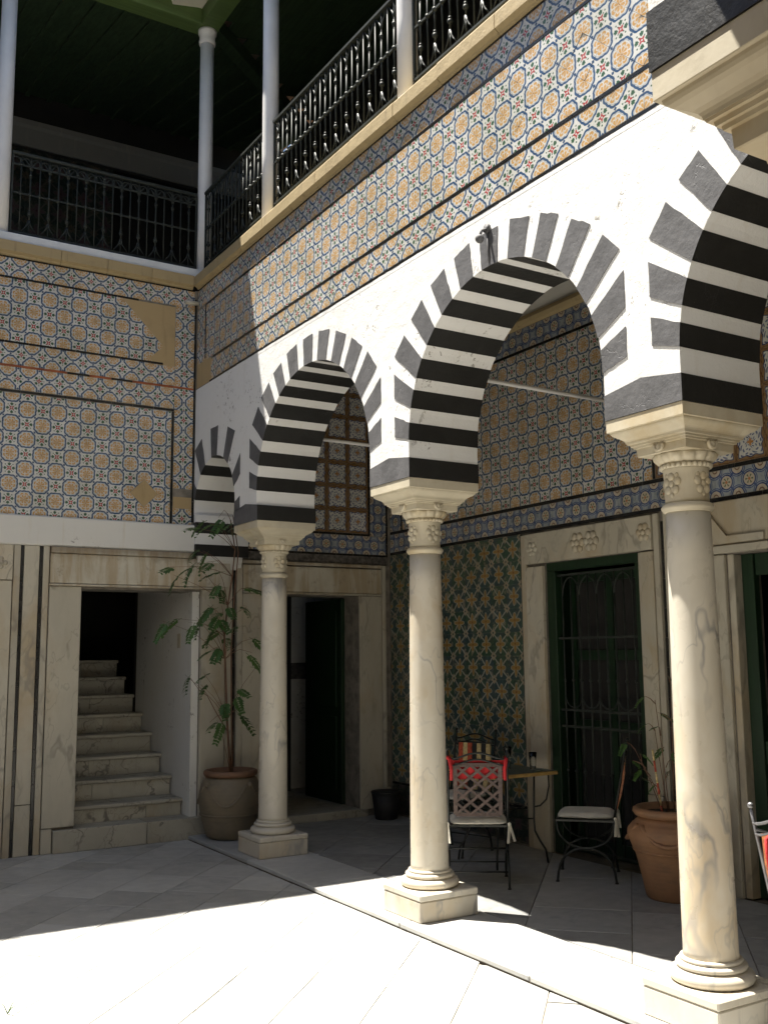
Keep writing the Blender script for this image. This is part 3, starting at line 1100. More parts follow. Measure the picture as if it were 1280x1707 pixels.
# ledge and white sill above
x = -4.4
while x < XF - 0.08:
    L = rnd.uniform(0.42, 0.6)
    if XF - 0.03 - x - L < 0.25: L = XF - 0.0 - x - 0.05
    pr = [(0.05, 5.225), (0.05, 5.318), (-0.3, 5.318), (-0.3, 5.192), (0.015, 5.192), (0.02, 5.21)]
    MB().prism([(YL - a, b) for a, b in pr], x + 0.002, x + L - 0.002, lambda a, b, d: (d, a, b)).obj('ledge_stone', M['ledge'], lw)
    x += L
MB().box((-4.4, YL - 0.03, 5.319), (XF + 0.04, YL + 0.3, 5.402), 0, 0.006).obj('white_sill', M['sill'], lw)

# marble cladding: strips, panels and surrounds
def clad(u0, v0, u1, v1, d=0.012, mat='clad', nm='marble_panel', ch=0.003, pl=LEFT, par=None):
    return MB().box(pl.at(u0 + 0.001, v0 + 0.001, -0.012 if pl is LEFT else 0.0), pl.at(u1 - 0.001, v1 - 0.001, d), 0, ch).obj(nm, M[mat], par or lw)


clad(1.29, 0.0, 1.80, 2.30); clad(1.29, 2.305, 1.80, 2.61, 0.022)
clad(1.805, 0.0, 1.862, 2.61, 0.02)
mb = MB()
for (x, z, r) in ((1.70, 2.45, 0.03), (1.665, 2.45, 0.022), (1.735, 2.45, 0.022), (1.70, 2.485, 0.022), (1.70, 2.415, 0.022)):
    mb.ball((x, YL - 0.024, z), r, 8, 6, 0, (1, 0.5, 1))
mb.obj('rosette', M['clad'], lw)
for xs in (1.876, 2.036, 3.845, 3.868 + 0.0):
    if xs < 3.86:
        lay_strip(lw, LEFT, xs, 0.0, xs, 2.605 if xs < 3 else 2.46, 0.026, 0.3, base=-0.011, d=0.02)
clad(1.892, 0.42, 2.02, 2.61, 0.014); clad(1.892, 0.0, 2.02, 0.415, 0.014, 'clad')
clad(2.052, 0.0, 2.105, 2.61, 0.016)
sf = link('stair_door_frame', None, lw)
for (u0, v0, u1, v1, d, mt, nm) in ((2.110, 0.21, 2.388, 2.262, 0.030, 'clad', 'jamb'), (2.110, 0.001, 2.200, 0.205, 0.034, 'clad', 'jamb_base'),
                                   (3.512, 0.185, 3.752, 2.262, 0.030, 'clad', 'jamb'),
                                   (2.110, 2.285, 3.795, 2.55, 0.034, 'stain', 'lintel'), (2.110, 2.552, 3.42, 2.608, 0.048, 'stain', 'cornice'), (2.100, 2.264, 3.752, 2.283, 0.052, 'stain', 'lintel_lip')):
    clad(u0, v0, u1, v1, d, mt, nm, 0.004, par=sf)
for q0, q1 in ((2.205, 3.02), (3.024, 3.72)):
    MB().box((q0, YL - 0.06, 0.0), (q1, YL + 0.26, 0.188), 0, 0.005).obj('sill', M['step'], sf)
clad(3.756, 0.0, 3.828, 2.46, 0.016)
# surround of the door inside the gallery
df = link('gallery_door_frame', None, lw)
for (u0, v0, u1, v1, d, mt, nm) in ((3.875, 0.04, 3.93, 2.53, 0.02, 'clad', 'jamb_moulding'), (3.933, 0.04, 4.408, 2.24, 0.016, 'clad', 'jamb'), (5.237, 0.10, 5.50, 2.24, 0.016, 'clad', 'jamb'),
                                   (5.503, 0.30, 5.545, 2.56, 0.03, 'clad', 'jamb_moulding'), (3.933, 2.262, 5.50, 2.52, 0.02, 'stain', 'lintel'), (3.933, 2.242, 5.50, 2.260, 0.04, 'clad', 'lintel_lip'), (3.875, 2.532, 5.50, 2.565, 0.034, 'stain', 'cornice'), (5.50, 0.04, 5.59, 0.298, 0.02, 'clad', 'jamb_base')):
    clad(u0, v0, u1, v1, d, mt, nm, 0.004, par=df)
MB().box((4.35, YL - 0.05, ZP), (5.3, YL + 0.36, 0.11), 0, 0.005).obj('sill', M['step'], df)
# tiles above the gallery door
clad(3.98, 2.57, 5.59, 2.655, 0.004, 'band', 'plaster_band', 0.0)
lay_strip(lw, LEFT, 3.98, 2.665, 5.57, 2.665, 0.022, base=-0.012)
lay_tiles(lw, LEFT, (3.98, 2.678, 5.575, 2.866), 0.19, 'chain', False, (4.1, 2.772), base=-0.0174)
lay_strip(lw, LEFT, 3.98, 2.879, 5.37, 2.879, 0.022, base=-0.012)
lay_tiles(lw, LEFT, (3.98, 2.892, 5.356, 4.75), 0.245, 'arabesque', False, (4.50, 3.015), base=-0.0174)
lay_strip(lw, LEFT, 5.369, 2.868, 5.369, 4.75, 0.024, base=-0.012)
lay_tiles(lw, LEFT, (5.383, 2.868, 5.572, 4.75), 0.19, 'chain', False, (5.478, 2.965), base=-0.0174)
lay_strip(lw, LEFT, 5.584, 2.6, 5.584, 4.9, 0.024, base=-0.012)
# grey pipe end by the corner
MB().tube([(3.30, YL - 0.03, 5.045), (3.43, YL - 0.03, 5.052)], 0.021, 10).obj('drain_pipe', M['clad'], lw)

# staircase behind it
st = thing('staircase', 'worn marble staircase climbing into the dark behind the left doorway', 'staircase', (2.9, YL + 0.2, 0))
for k in range(8):
    z1 = 0.34 + 0.181 * k
    y0 = 9.215 + 0.30 * k
    w1 = 3.435
    cut = rnd.uniform(2.6, 3.1)
    for a, b in ((2.1, cut), (cut + 0.002, w1 - 0.012)):
        MB().box((a - 2.9, y0 + 0.028 - YL - 0.2, z1 - 0.181), (b - 2.9, y0 + 0.34 - YL - 0.2, z1 - 0.036), 0, 0.002).obj('riser', M['step'], st)
    MB().box((2.1 - 2.9, y0 - YL - 0.2, z1 - 0.035), (w1 - 2.9, y0 + 0.34 - YL - 0.2, z1), 0, 0.008).obj('tread', M['step'], st)
sw = thing('stairwell', 'plain whitewashed stairwell walls around the marble stairs, inner ones coloured near black for shade', 'stairwell')
MB().box((3.44, YL + 0.03, 0.0), (3.509, 10.70, 3.3)).obj('side_wall', M['white_in'], sw)
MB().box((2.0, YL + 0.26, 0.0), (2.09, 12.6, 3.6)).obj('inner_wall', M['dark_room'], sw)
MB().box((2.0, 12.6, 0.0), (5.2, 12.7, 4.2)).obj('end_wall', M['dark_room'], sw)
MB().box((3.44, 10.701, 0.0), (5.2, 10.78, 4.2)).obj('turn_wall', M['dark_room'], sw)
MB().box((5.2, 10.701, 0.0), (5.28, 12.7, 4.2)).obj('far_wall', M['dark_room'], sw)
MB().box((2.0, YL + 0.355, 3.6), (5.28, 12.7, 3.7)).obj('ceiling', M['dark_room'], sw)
MB().tube([(2.15, 12.4, 2.42), (2.75, 12.4, 2.42), (3.5, 12.2, 3.0), (4.2, 12.2, 3.5)], 0.022, 8).obj('handrail', M['iron'], sw)
MB().box((3.432, 9.36, 1.72), (3.441, 9.44, 1.86), 0, 0.004).obj('switch_plate', M['clad'], sw)

# room behind the gallery door
rm = thing('back_room', 'dim whitewashed room seen through the gallery end doorway', 'room')
MB().box((3.9, 10.9, 0.0), (6.2, 11.0, 2.9)).obj('end_wall', M['white_in'], rm)
MB().box((3.8, YL + 0.36, 0.0), (3.9, 11.0, 2.9)).obj('side_wall', M['white_in'], rm)
MB().box((6.2, YL + 0.36, 0.0), (6.3, 11.0, 2.9)).obj('side_wall', M['dark_room'], rm)
MB().box((3.8, YL + 0.36, 2.9), (6.3, 11.0, 3.0)).obj('ceiling', M['dark_room'], rm)
MB().box((3.9, YL + 0.36, 0.0), (6.2, 10.9, 0.1)).obj('floor', M['step'], rm)
MB().box((3.91, 10.885, 1.36), (6.19, 10.899, 1.55)).obj('tile_band', M['band'], rm)
nich = [(0.0, 0.12), (0.46, 0.12)] + [(0.23 + 0.23 * math.cos(math.pi * k / 12), 1.95 + 0.42 * math.sin(math.pi * k / 12)) for k in range(13)]
MB().prism([(4.74 + a, b) for a, b in nich], 10.870, 10.884, lambda a, b, d: (a, d, b)).obj('niche_plate', M['dark_wall'], rm)  # flat near-black plate in place of the niche's shaded recess
dl = MB()
dl.box((5.19, YL + 0.30, 0.12), (5.235, YL + 1.12, 2.225), 0, 0.004)
for z0, z1 in ((0.25, 1.0), (1.1, 2.1)):
    dl.box((5.18, YL + 0.40, z0), (5.192, YL + 1.02, z1), 0, 0.004)
leaf = dl.obj('door_leaf', M['green_door'], lw)

# ------------------------------------------------------------------ back wall of the covered gallery
gw = thing('gallery_wall', 'shaded tiled wall with barred green window along the back of the gallery', 'wall')
win_o = (5.455, 0.0, 6.545, 2.392)
door3_o = (3.30, 0.0, 4.65, 2.30)
mb = MB()
slab_grid_wall(mb, GAL, -1.4, YL + 0.3, 0.0, 5.19, -0.35, -0.012, [win_o, door3_o])
mb.obj('masonry', M['grout'], gw)


def gclad(u0, v0, u1, v1, d=0.012, mat='clad', nm='marble_panel', ch=0.003, par=None):
    return MB().box(GAL.at(u0 + 0.001, v0 + 0.001, -0.012), GAL.at(u1 - 0.001, v1 - 0.001, d), 0, ch).obj(nm, M[mat], par or gw)


# tiles low on the wall
lay_tiles(gw, GAL, (6.872, 0.36, 9.02, 2.672), 0.207, 'star', False, (6.975, 2.55), base=-0.0174)
lay_strip(gw, GAL, 6.872, 0.345, 9.02, 0.345, 0.024, base=-0.012)
lay_tiles(gw, GAL, (6.872, ZP + 0.01, 9.02, 0.33), 0.2, 'star_shaded', True, (7.0, 0.2), base=-0.0174)
lay_strip(gw, GAL, 6.852, ZP, 6.852, 2.672, 0.026, 0.2, base=-0.012)
lay_strip(gw, GAL, 5.226, ZP, 5.226, 2.60, 0.026, 0.22, base=-0.012)
# friezes
lay_strip(gw, GAL, 2.2, 2.688, 9.02, 2.688, 0.028, 0.21, base=-0.012)
lay_tiles(gw, GAL, (2.2, 2.704, 9.02, 2.890), 0.19, 'chain', False, (5.0, 2.797), base=-0.0174)
lay_strip(gw, GAL, 2.2, 2.906, 9.02, 2.906, 0.028, 0.21, base=-0.012)
lay_tiles(gw, GAL, (5.30, 2.922, 8.78, 4.292), TS, 'roundel', True, (6.386 + TS * 0.7071, 4.02), base=-0.0174)
lay_tiles(gw, GAL, (3.0, 2.922, 5.262, 4.292), 0.245, 'arabesque', False, (5.14, 3.045), base=-0.0174)
lay_strip(gw, GAL, 5.281, 2.922, 5.281, 4.292, 0.026, 0.2, base=-0.012)
lay_strip(gw, GAL, 8.795, 2.922, 8.795, 4.292, 0.024, 0.2, base=-0.012)
lay_tiles(gw, GAL, (8.812, 2.922, 9.02, 4.292), 0.2, 'chain', False, (8.91, 3.02), base=-0.0174)
lay_strip(gw, GAL, 3.0, 4.306, 9.02, 4.306, 0.024, 0.21, base=-0.012)
lay_tiles(gw, GAL, (3.0, 4.320, 9.02, 4.510), 0.19, 'chain', False, (5.0, 4.415), base=-0.0174)
MB().prism([(0.03, 4.525), (0.045, 4.56), (0.03, 4.60), (-0.012, 4.60), (-0.012, 4.515)], -1.3, 9.02, lambda a, b, d: (XG - a, d, b)).obj('cornice', M['ledge'], gw)
MB().box((XG - 0.004, -1.3, 4.602), (XG + 0.013, YL - 0.02, 5.05)).obj('plaster_band', M['white_in'], gw)
# window surround
wf = link('window_frame', None, gw)
for (u0, v0, u1, v1, d, mt, nm) in ((6.55, ZP, 6.765, 2.372, 0.024, 'clad', 'jamb'), (6.768, ZP, 6.835, 2.655, 0.016, 'clad', 'jamb_moulding'), (5.30, 0.62, 5.45, 2.385, 0.024, 'clad', 'jamb'), (5.30, ZP, 5.45, 0.616, 0.03, 'clad', 'jamb_base'), (5.243, ZP, 5.297, 2.66, 0.016, 'clad', 'jamb_moulding'),
                                   (5.30, 2.395, 6.765, 2.655, 0.034, 'clad', 'lintel')):
    gclad(u0, v0, u1, v1, d, mt, nm, 0.004, wf)
for (yy, zz, kk) in ((6.66, 2.52, 1.0), (6.09, 2.52, 1.3), (5.93, 2.52, 1.3), (5.37, 2.53, 1.1)):
    mb = MB()
    for q in range(6):
        a = q * math.pi / 3
        mb.ball((XG - 0.036, yy + 0.042 * kk * math.cos(a), zz + 0.042 * kk * math.sin(a)), 0.026 * kk, 8, 6, 0, (0.6, 1, 1))
    mb.ball((XG - 0.038, yy, zz), 0.022 * kk, 8, 6, 0, (0.8, 1, 1))
    mb.obj('rosette', M['clad'], wf)
mb = MB()
for z0, z1 in ((2.32, 2.392),): mb.box((XG + 0.02, 5.457, z0), (XG + 0.10, 6.543, z1), 0, 0.004)
for y0, y1 in ((6.44, 6.543), (5.457, 5.53)): mb.box((XG + 0.02, y0, 0.04), (XG + 0.10, y1, 2.318), 0, 0.004)
mb.obj('green_frame', M['green_door'], wf)
for y0, y1 in ((6.532, 6.5445), (5.4555, 5.468)): MB().box((XG + 0.101, y0, 0.03), (XG + 0.36, y1, 2.39)).obj('reveal', M['green_door'], wf)
MB().box((XG + 0.101, 5.469, 2.378), (XG + 0.36, 6.531, 2.391)).obj('reveal', M['green_door'], wf)
sh = MB()
for y0, y1 in ((5.53, 5.58), (5.955, 6.045), (6.39, 6.44)): sh.box((XG + 0.19, y0, 0.04), (XG + 0.23, y1, 2.31))
for z0, z1 in ((0.04, 0.16), (1.02, 1.10), (1.58, 1.66), (2.22, 2.31)): sh.box((XG + 0.192, 5.53, z0), (XG + 0.228, 6.44, z1))
sh.obj('shutter_frame', M['green_door'], gw)
MB().box((XG + 0.208, 5.58, 0.16), (XG + 0.212, 6.39, 2.22)).obj('window_pane', M['dark_room'], gw)
# iron grille before it
gr = link('window_grille', None, gw)
xg = XG + 0.05
for z in (0.10, 1.05, 1.18, 1.76, 2.28): MB().box((xg - 0.006, 5.53, z - 0.009), (xg + 0.006, 6.44, z + 0.009)).obj('cross_rail', M['rail_iron'], gr)
bar = MB().tube([(0, 0, 0.10), (0, 0, 2.28)], 0.008, 5).ball((0, 0, 1.42), 0.016, 6, 5).ball((0, 0, 0.7), 0.016, 6, 5).data('bar', M['rail_iron'])
arcm = MB().tube([(0, 0.1 * math.cos(t), 2.10 + 0.16 * math.sin(t)) for t in [math.pi * k / 8 for k in range(9)]], 0.007, 5).tube([(0, 0.1 * math.cos(t), 1.30 - 0.1 * math.sin(t)) for t in [math.pi * k / 8 for k in range(9)]], 0.007, 5).data('arc', M['rail_iron'])
for k in range(9): link('bar', bar, gr, (xg, 5.585 + 0.1 * k, 0))
for k in range(4): link('arc', arcm, gr, (xg - 0.001, 5.685 + 0.2 * k, 0))
# doorway nearer the camera
d3 = link('near_door_frame', None, gw)
for (u0, v0, u1, v1, d, mt, nm) in ((4.655, ZP, 4.84, 2.30, 0.02, 'clad', 'jamb'), (4.60, ZP, 4.655, 2.30, -0.10, 'clad', 'jamb_return'), (4.845, ZP, 5.20, 2.66, 0.012, 'clad', 'jamb_panel'), (3.1, 2.305, 4.84, 2.36, 0.05, 'clad', 'lintel_lip'), (3.1, 2.363, 4.84, 2.668, 0.03, 'clad', 'lintel')):
    gclad(u0, v0, u1, v1, d, mt, nm, 0.005, d3)
mb = MB()
mb.prism([(4.30, 2.37), (4.66, 2.37), (4.86, 2.64), (4.80, 2.655), (4.60, 2.42), (4.30, 2.42)], 0.028, 0.052, lambda a, b, d: (XG - d, a, b))
mb.obj('carved_moulding', M['clad'], d3)
mb = MB()
mb.box((XG + 0.08, 4.50, 0.04), (XG + 0.14, 4.595, 2.298), 0, 0.004)
mb.box((XG + 0.10, 4.05, 0.04), (XG + 0.14, 4.13, 2.298), 0, 0.004)
mb.box((XG + 0.10, 4.13, 2.15), (XG + 0.14, 4.50, 2.298), 0, 0.004)
mb.box((XG + 0.10, 4.13, 0.9), (XG + 0.14, 4.50, 1.05), 0, 0.004)
mb.box((XG + 0.11, 4.13, 0.04), (XG + 0.12, 4.50, 0.9))
mb.obj('door_leaf', M['green_door'], gw)
ir = thing('inner_room', 'unlit room behind the barred window and green door of the gallery', 'room')
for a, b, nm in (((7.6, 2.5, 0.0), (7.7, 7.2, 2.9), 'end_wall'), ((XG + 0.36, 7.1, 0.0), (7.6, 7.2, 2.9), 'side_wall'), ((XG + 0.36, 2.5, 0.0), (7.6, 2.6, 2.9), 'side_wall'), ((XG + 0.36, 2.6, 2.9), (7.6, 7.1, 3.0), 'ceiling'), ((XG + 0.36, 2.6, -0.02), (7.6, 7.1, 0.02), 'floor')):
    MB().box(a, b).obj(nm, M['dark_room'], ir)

# gallery ceiling and the floor over it
uf = thing('upper_floor', 'upper gallery floor slab over the arcade, its underside the gallery ceiling', 'floor')
MB().box((XB + 0.001, -1.4, 5.05), (8.2, 13.5, 5.19)).obj('ceiling', M['ceiling'], uf)
MB().box((-4.5, YL + 0.36, 5.05), (XB, 13.5, 5.18)).obj('slab', M['white_in'], uf)
MB().box((-4.5, -1.4, 5.05), (XF - 0.001, 0.72, 5.19)).obj('slab', M['white_in'], uf)
# iron tie bars across the gallery
for cy, lb in ((5.517, 'pale tie bar from the middle column across the gallery'), (7.83, 'pale tie bar from the far column across the gallery')):
    tag(MB().tube([(XB - 0.01, cy, 3.555), (XG + 0.01, cy, 3.545)], 0.016, 8).obj('tie_bar', M['pipe'], None), lb, 'tie bar', 'tie bars across the gallery')

# ------------------------------------------------------------------ columns


def sq_loft(mb, prof, mi=0):
    """(z, hx, hy) square rings"""
    vs, fs = [], []
    for z, hx, hy in prof:
        vs += [(-hx, -hy, z), (hx, -hy, z), (hx, hy, z), (-hx, hy, z)]
    for k in range(len(prof) - 1):
        for i in range(4):
            j = (i + 1) % 4
            fs.append((k * 4 + i, k * 4 + j, (k + 1) * 4 + j, (k + 1) * 4 + i))
    fs.append((3, 2, 1, 0))
    n = (len(prof) - 1) * 4
    fs.append((n, n + 1, n + 2, n + 3))
    return mb.mesh(vs, fs, mi)


def make_column(loc, rz, label):
    t = thing('marble_column', label, 'column', (loc[0], loc[1], ZP), rz, 'marble columns of the arcade')
    z = lambda v: v - ZP
    MB().box((-0.215, -0.215, 0.0), (0.215, 0.215, z(0.158)), 0, 0.006).obj('plinth', M['col'], t)
    MB().box((-0.217, -0.217, z(0.160)), (0.217, 0.217, z(0.200)), 0, 0.007).obj('plinth_cap', M['col'], t)
    pr = [(0.15, 0.2005)]
    for k in range(9):
        a = -math.pi / 2 + math.pi * k / 8
        pr.append((0.158 + 0.028 * math.cos(a), 0.227 + 0.027 * math.sin(a)))
    pr += [(0.150, 0.256), (0.146, 0.259)]
    for k in range(7):
        a = -math.pi / 2 + math.pi * k / 6
        pr.append((0.142 + 0.014 * math.cos(a), 0.272 + 0.013 * math.sin(a)))
    pr += [(0.134, 0.287)]
    for k in range(5):
        a = -math.pi / 2 + math.pi * k / 4
        pr.append((0.128 + 0.010 * math.cos(a), 0.296 + 0.009 * math.sin(a)))
    pr += [(0.121, 0.306)]
    MB().lathe([(r, z(v)) for r, v in pr], 40).obj('base', M['col'], t)
    sh_ = [(0.1225, 0.304), (0.120, 0.33)] + [(0.120 - 0.0175 * (k / 10) ** 1.3, 0.33 + (2.296 - 0.33) * k / 10) for k in range(1, 11)]
    MB().lathe([(r, z(v)) for r, v in sh_], 40).obj('shaft', M['col'], t)
    pr = [(0.104, 2.294), (0.112, 2.298)] + [(0.112 + 0.010 * math.sin(math.pi * k / 6), 2.30 + 0.034 * k / 6) for k in range(7)] + [(0.104, 2.338)]
    MB().lathe([(r, z(v)) for r, v in pr], 40).obj('neck_ring', M['cap'], t)
    cp = MB().lathe([(r, z(v)) for r, v in ((0.102, 2.336), (0.101, 2.36), (0.102, 2.44), (0.106, 2.495), (0.110, 2.505))], 40).obj('capital', M['cap'], t)
    for q in range(4):
        mb = MB()
        a0 = q * math.pi / 2
        for (du, dv, r) in ((0, 0.035, 0.021), (0.033, 0.012, 0.021), (0.022, -0.028, 0.021), (-0.022, -0.028, 0.021), (-0.033, 0.012, 0.021), (0, 0, 0.016), (0.03, 0.042, 0.012), (-0.03, 0.042, 0.012), (0.0, -0.052, 0.012)):
            aa = a0 + du / 0.103
            mb.ball((0.101 * math.cos(aa), 0.101 * math.sin(aa), z(2.425) + dv), r, 8, 6, 0, (0.6, 1, 1) if q % 2 == 0 else (1, 0.6, 1))
        mb.obj('rosette', M['cap'], cp)
    mb = MB()
    for k in range(28):
        a = 2 * math.pi * k / 28
        mb.ball((0.113 * math.cos(a), 0.113 * math.sin(a), z(2.514)), 0.0125, 6, 5)
    mb.lathe([(0.105, z(2.50)), (0.112, z(2.503)), (0.112, z(2.526)), (0.105, z(2.53))], 32)
    mb.obj('beading', M['cap'], cp)
    mb = MB()
    mb.lathe([(0.108, z(2.526)), (0.124, z(2.530)), (0.141, z(2.548)), (0.148, z(2.566)), (0.145, z(2.572))], 96, lobes=lambda k, th: 1 + (0.15 * (abs(math.cos(th * 7)) ** 0.5 - 0.8) if 0 < k < 4 else 0))
    mb.obj('egg_moulding', M['cap'], cp)
    mb = MB()
    sq_loft(mb, [(z(2.5715), 0.158, 0.148), (z(2.574), 0.161, 0.151), (z(2.612), 0.163, 0.153), (z(2.613), 0.174, 0.162), (z(2.622), 0.176, 0.164), (z(2.623), 0.184, 0.171), (z(2.633), 0.186, 0.173), (z(2.634), 0.196, 0.181), (z(2.640), 0.199, 0.183)])
    for sx, sy in ((1, 0), (-1, 0), (0, 1), (0, -1)):                       # crescents at the middle of each side
        pts = []
        for k in range(9):
            a = R(-200 + 220 * k / 8)
            u, w_ = 0.026 * math.cos(a), 0.022 * math.sin(a)
            rr = 0.176 if sx else 0.166
            pts.append((sx * rr + (u if sy else 0), sy * rr + (u if sx else 0), z(2.604) + w_))
        mb.tube(pts, 0.010, 6)
        mb.ball((sx * 0.166, sy * 0.156, z(2.598)), 0.022, 8, 6)
    mb.obj('abacus', M['cap'], cp)
    mb = MB()
    cy_ = [(z(2.6405), 0.200, 0.184)]
    for k in range(1, 9):
        s_ = k / 8
        e_ = s_ - 0.13 * math.sin(2 * math.pi * s_)
        cy_.append((z(2.6405 + 0.054 * s_), 0.200 + 0.058 * (e_ if k < 8 else 1), 0.184 + 0.046 * (e_ if k < 8 else 1)))
    cy_ += [(z(2.695), 0.268, 0.238), (z(2.697), 0.270, 0.240), (z(2.755), 0.270, 0.240)]
    sq_loft(mb, cy_)
    mb.obj('impost', M['cap'], cp)
    return t


col_first = make_column((3.70, 3.28), 0, 'nearest full marble column, grey veined, sunlit down its left side')
for (x, y_, rz, lb) in ((3.70, 5.517, 0, 'middle marble column beside the chair with the red cloth'), (3.70, 7.83, 0, 'farthest marble column beside the big clay pot, wholly in shade'), (1.635, 1.0, R(90), 'close column whose large moulded capital fills the top right corner')):
    c_ = copy_tree(col_first)
    c_.location = (x, y_, ZP)
    c_.rotation_euler.z = rz
    c_['label'] = lb

# ------------------------------------------------------------------ the arcade the camera stands under
na = thing('near_arcade', 'close striped arch springing from the capital at the top right corner', 'arcade')
fnN = lambda a, z, d: (a, 1.27 - d, z)
mb = MB()
arch_bay(mb, fnN, 0.515, 0.88, 0.88, -0.60, 1.635, 5.19, 0.54)
arch_bay(mb, fnN, 2.65, 0.775, 0.80, 1.635, XF - 0.002, 5.19, 0.54)
arch_bay(mb, fnN, -1.72, 0.88, 0.88, -2.84, -0.60, 5.19, 0.54)
arch_bay(mb, fnN, -3.66, 0.58, 0.6, -4.5, -2.84, 5.19, 0.54)
mb.obj('masonry', M['white'], na)
voussoirs(na, fnN, 0.515, 0.88, 0.88, 2.75, BIG, 3.35, 1.32, 1.04, 0.54)
voussoirs(na, fnN, 2.65, 0.775, 0.80, 2.75, BIG, 3.35, 1.2, 0.85, 0.54)
pier_block(na, fnN, 1.635 - 0.24, 1.635 + 0.24, 0.54)
pier_block(na, fnN, -0.60 - 0.24, -0.60 + 0.24, 0.54)
c_ = copy_tree(col_first); c_.location = (-0.60, 1.0, ZP); c_.rotation_euler.z = R(90); c_['label'] = 'column left of the camera holding up the close arcade'
ow = thing('outer_wall', 'whitewashed wall closing the courtyard on the left, out of view', 'wall')
MB().box((-4.9, -1.5, 0.0), (-4.5, 12.3, 8.3)).obj('masonry', M['far_wall'], ow)
bw = thing('rear_wall', 'whitewashed wall behind the near arcade, out of view', 'wall')
MB().box((-4.5, -1.9, 0.0), (8.3, -1.45, 8.3)).obj('masonry', M['far_wall'], bw)

# ------------------------------------------------------------------ upper gallery
ZU = 5.40


def pillar(x, y_, zb, label):
    t = thing('iron_pillar', label, 'pillar', (x, y_, zb), 0, 'white pillars of the upper gallery')
    H = 8.02 - zb
    MB().lathe([(0.071, 0.0), (0.070, 0.6), (0.071, 1.2), (0.069, H - 0.15)], 24).obj('shaft', M['pipe'], t)
    MB().lathe([(0.07, H - 0.155), (0.083, H - 0.15), (0.086, H - 0.12), (0.080, H - 0.105), (0.080, H - 0.05), (0.094, H - 0.035), (0.096, H - 0.001)], 24).obj('cap', M['pipe'], t)
    MB().lathe([(0.082, 0.0), (0.082, 0.015), (0.071, 0.022)], 24).obj('foot', M['pipe'], t)
    return t


pillar(3.52, 9.12, ZU + 0.002, 'white corner pillar of the upper gallery')
pillar(3.50, 7.53, 5.327, 'white upper pillar partly sunlit next to the corner pillar')
pillar(3.50, 5.34, 5.327, 'sunlit white upper pillar at the top centre')
pillar(3.50, 3.15, 5.327, 'white upper pillar above the nearest arch, out of view')
pillar(1.585, 9.12, ZU + 0.002, 'white upper pillar at the left edge of the photo')
pillar(-0.40, 9.12, ZU + 0.002, 'white upper pillar farther left, out of view')


def baluster_meshes():
    z0, z1 = 0.06, 0.80
    plain = MB().tube([(0, 0, z0), (0, 0, z1)], 0.0065, 5).ball((0, 0, 0.435), 0.018, 6, 5).data('plain_baluster', M['rail_iron'])
    mb = MB()
    mb.tube([(0, 0, z0 + 0.12), (0, 0, z1 - 0.12)], 0.008, 5)
    mb.ball((0, 0, 0.435), 0.019, 8, 6)
    for zz, r in ((0.25, 0.02), (0.275, 0.014), (0.62, 0.017), (0.60, 0.012)): mb.ball((0, 0, zz), r, 8, 6)
    for sg, zc in ((1, z1 - 0.13), (-1, z0 + 0.13)):                    # forked leaves curling to the neighbours
        for sd in (-1, 1):
            mb.tube([(0, 0, zc), (0, sd * 0.012, zc + sg * 0.04), (0, sd * 0.034, zc + sg * 0.075), (0, sd * 0.066, zc + sg * 0.112)], 0.012, 5, 0, 0.003)
        mb.tube([(0, 0, zc), (0, 0, zc + sg * 0.125)], 0.006, 5)
    return plain, mb.data('leafed_baluster', M['rail_iron'])


bal_plain, bal_leaf = baluster_meshes()


def railing(p, q, label, rings=False, drop=0.0):
    """p, q ground points of the run"""
    p, q = Vector((*p, ZU)), Vector((*q, ZU))
    L = (q - p).length
    rz = math.atan2(q.y - p.y, q.x - p.x) - math.pi / 2
    t = thing('balcony_railing', label, 'railing', p, rz, 'wrought iron railings of the upper gallery')
    MB().box((-0.018, 0, 0.80), (0.018, L, 0.828), 0, 0.004).obj('top_rail', M['rail_iron'], t)
    MB().box((-0.007, 0, 0.428), (0.007, L, 0.442)).obj('middle_rail', M['rail_iron'], t)
    MB().box((-0.010, 0, 0.05), (0.010, L, 0.066)).obj('bottom_rail', M['rail_iron'], t)
    for yy in (0.008, L - 0.008):
        MB().box((-0.009, yy - 0.008, -drop), (0.009, yy + 0.008, 0.80)).obj('post', M['rail_iron'], t)
    n = round(L / 0.086)
    for k in range(1, n):
        link('baluster', bal_leaf if k % 2 else bal_plain, t, (0, L * k / n, 0))
    if rings:
        m_ = round(L / 0.085)
        mb = MB()
        for k in range(m_):
            yc = L * (k + 0.5) / m_
            mb.tube([(0, yc + 0.036 * math.cos(a), 0.745 + 0.034 * math.sin(a)) for a in [2 * math.pi * i / 12 for i in range(13)]], 0.006, 5)
        mb.box((-0.008, 0, 0.700), (0.008, L, 0.712))
        mb.obj('ring_band', M['rail_iron'], t)
    return t


railing((3.50, 9.04), (3.50, 7.61), 'short iron railing between the corner pillar and its sunlit neighbour', drop=0.073)
railing((3.50, 7.45), (3.50, 5.42), 'long iron railing with bead rail between the two sunlit pillars', drop=0.073)
railing((3.50, 5.26), (3.50, 3.23), 'iron railing right of the top centre pillar, cut by the frame', drop=0.073)
railing((3.44, 9.12), (1.665, 9.12), 'dark iron railing with a band of rings over the staircase wall', True)
railing((1.50, 9.12), (-0.32, 9.12), 'iron railing left of the left edge pillar', True)

# beams, soffits and plank ceilings
rf = thing('gallery_roof', 'green beamed roof with cream eaves over the upper gallery', 'roofing')  # roof of the upper gallery, with its beams, eaves and planks
MB().box((-4.4, 9.02, 8.022), (3.62, 9.22, 8.19), 0, 0.006).obj('beam', M['green_beam'], rf)
MB().box((3.42, -1.3, 8.023), (3.615, 9.018, 8.191), 0, 0.006).obj('beam', M['green_beam'], rf)
SL = math.tan(R(12))
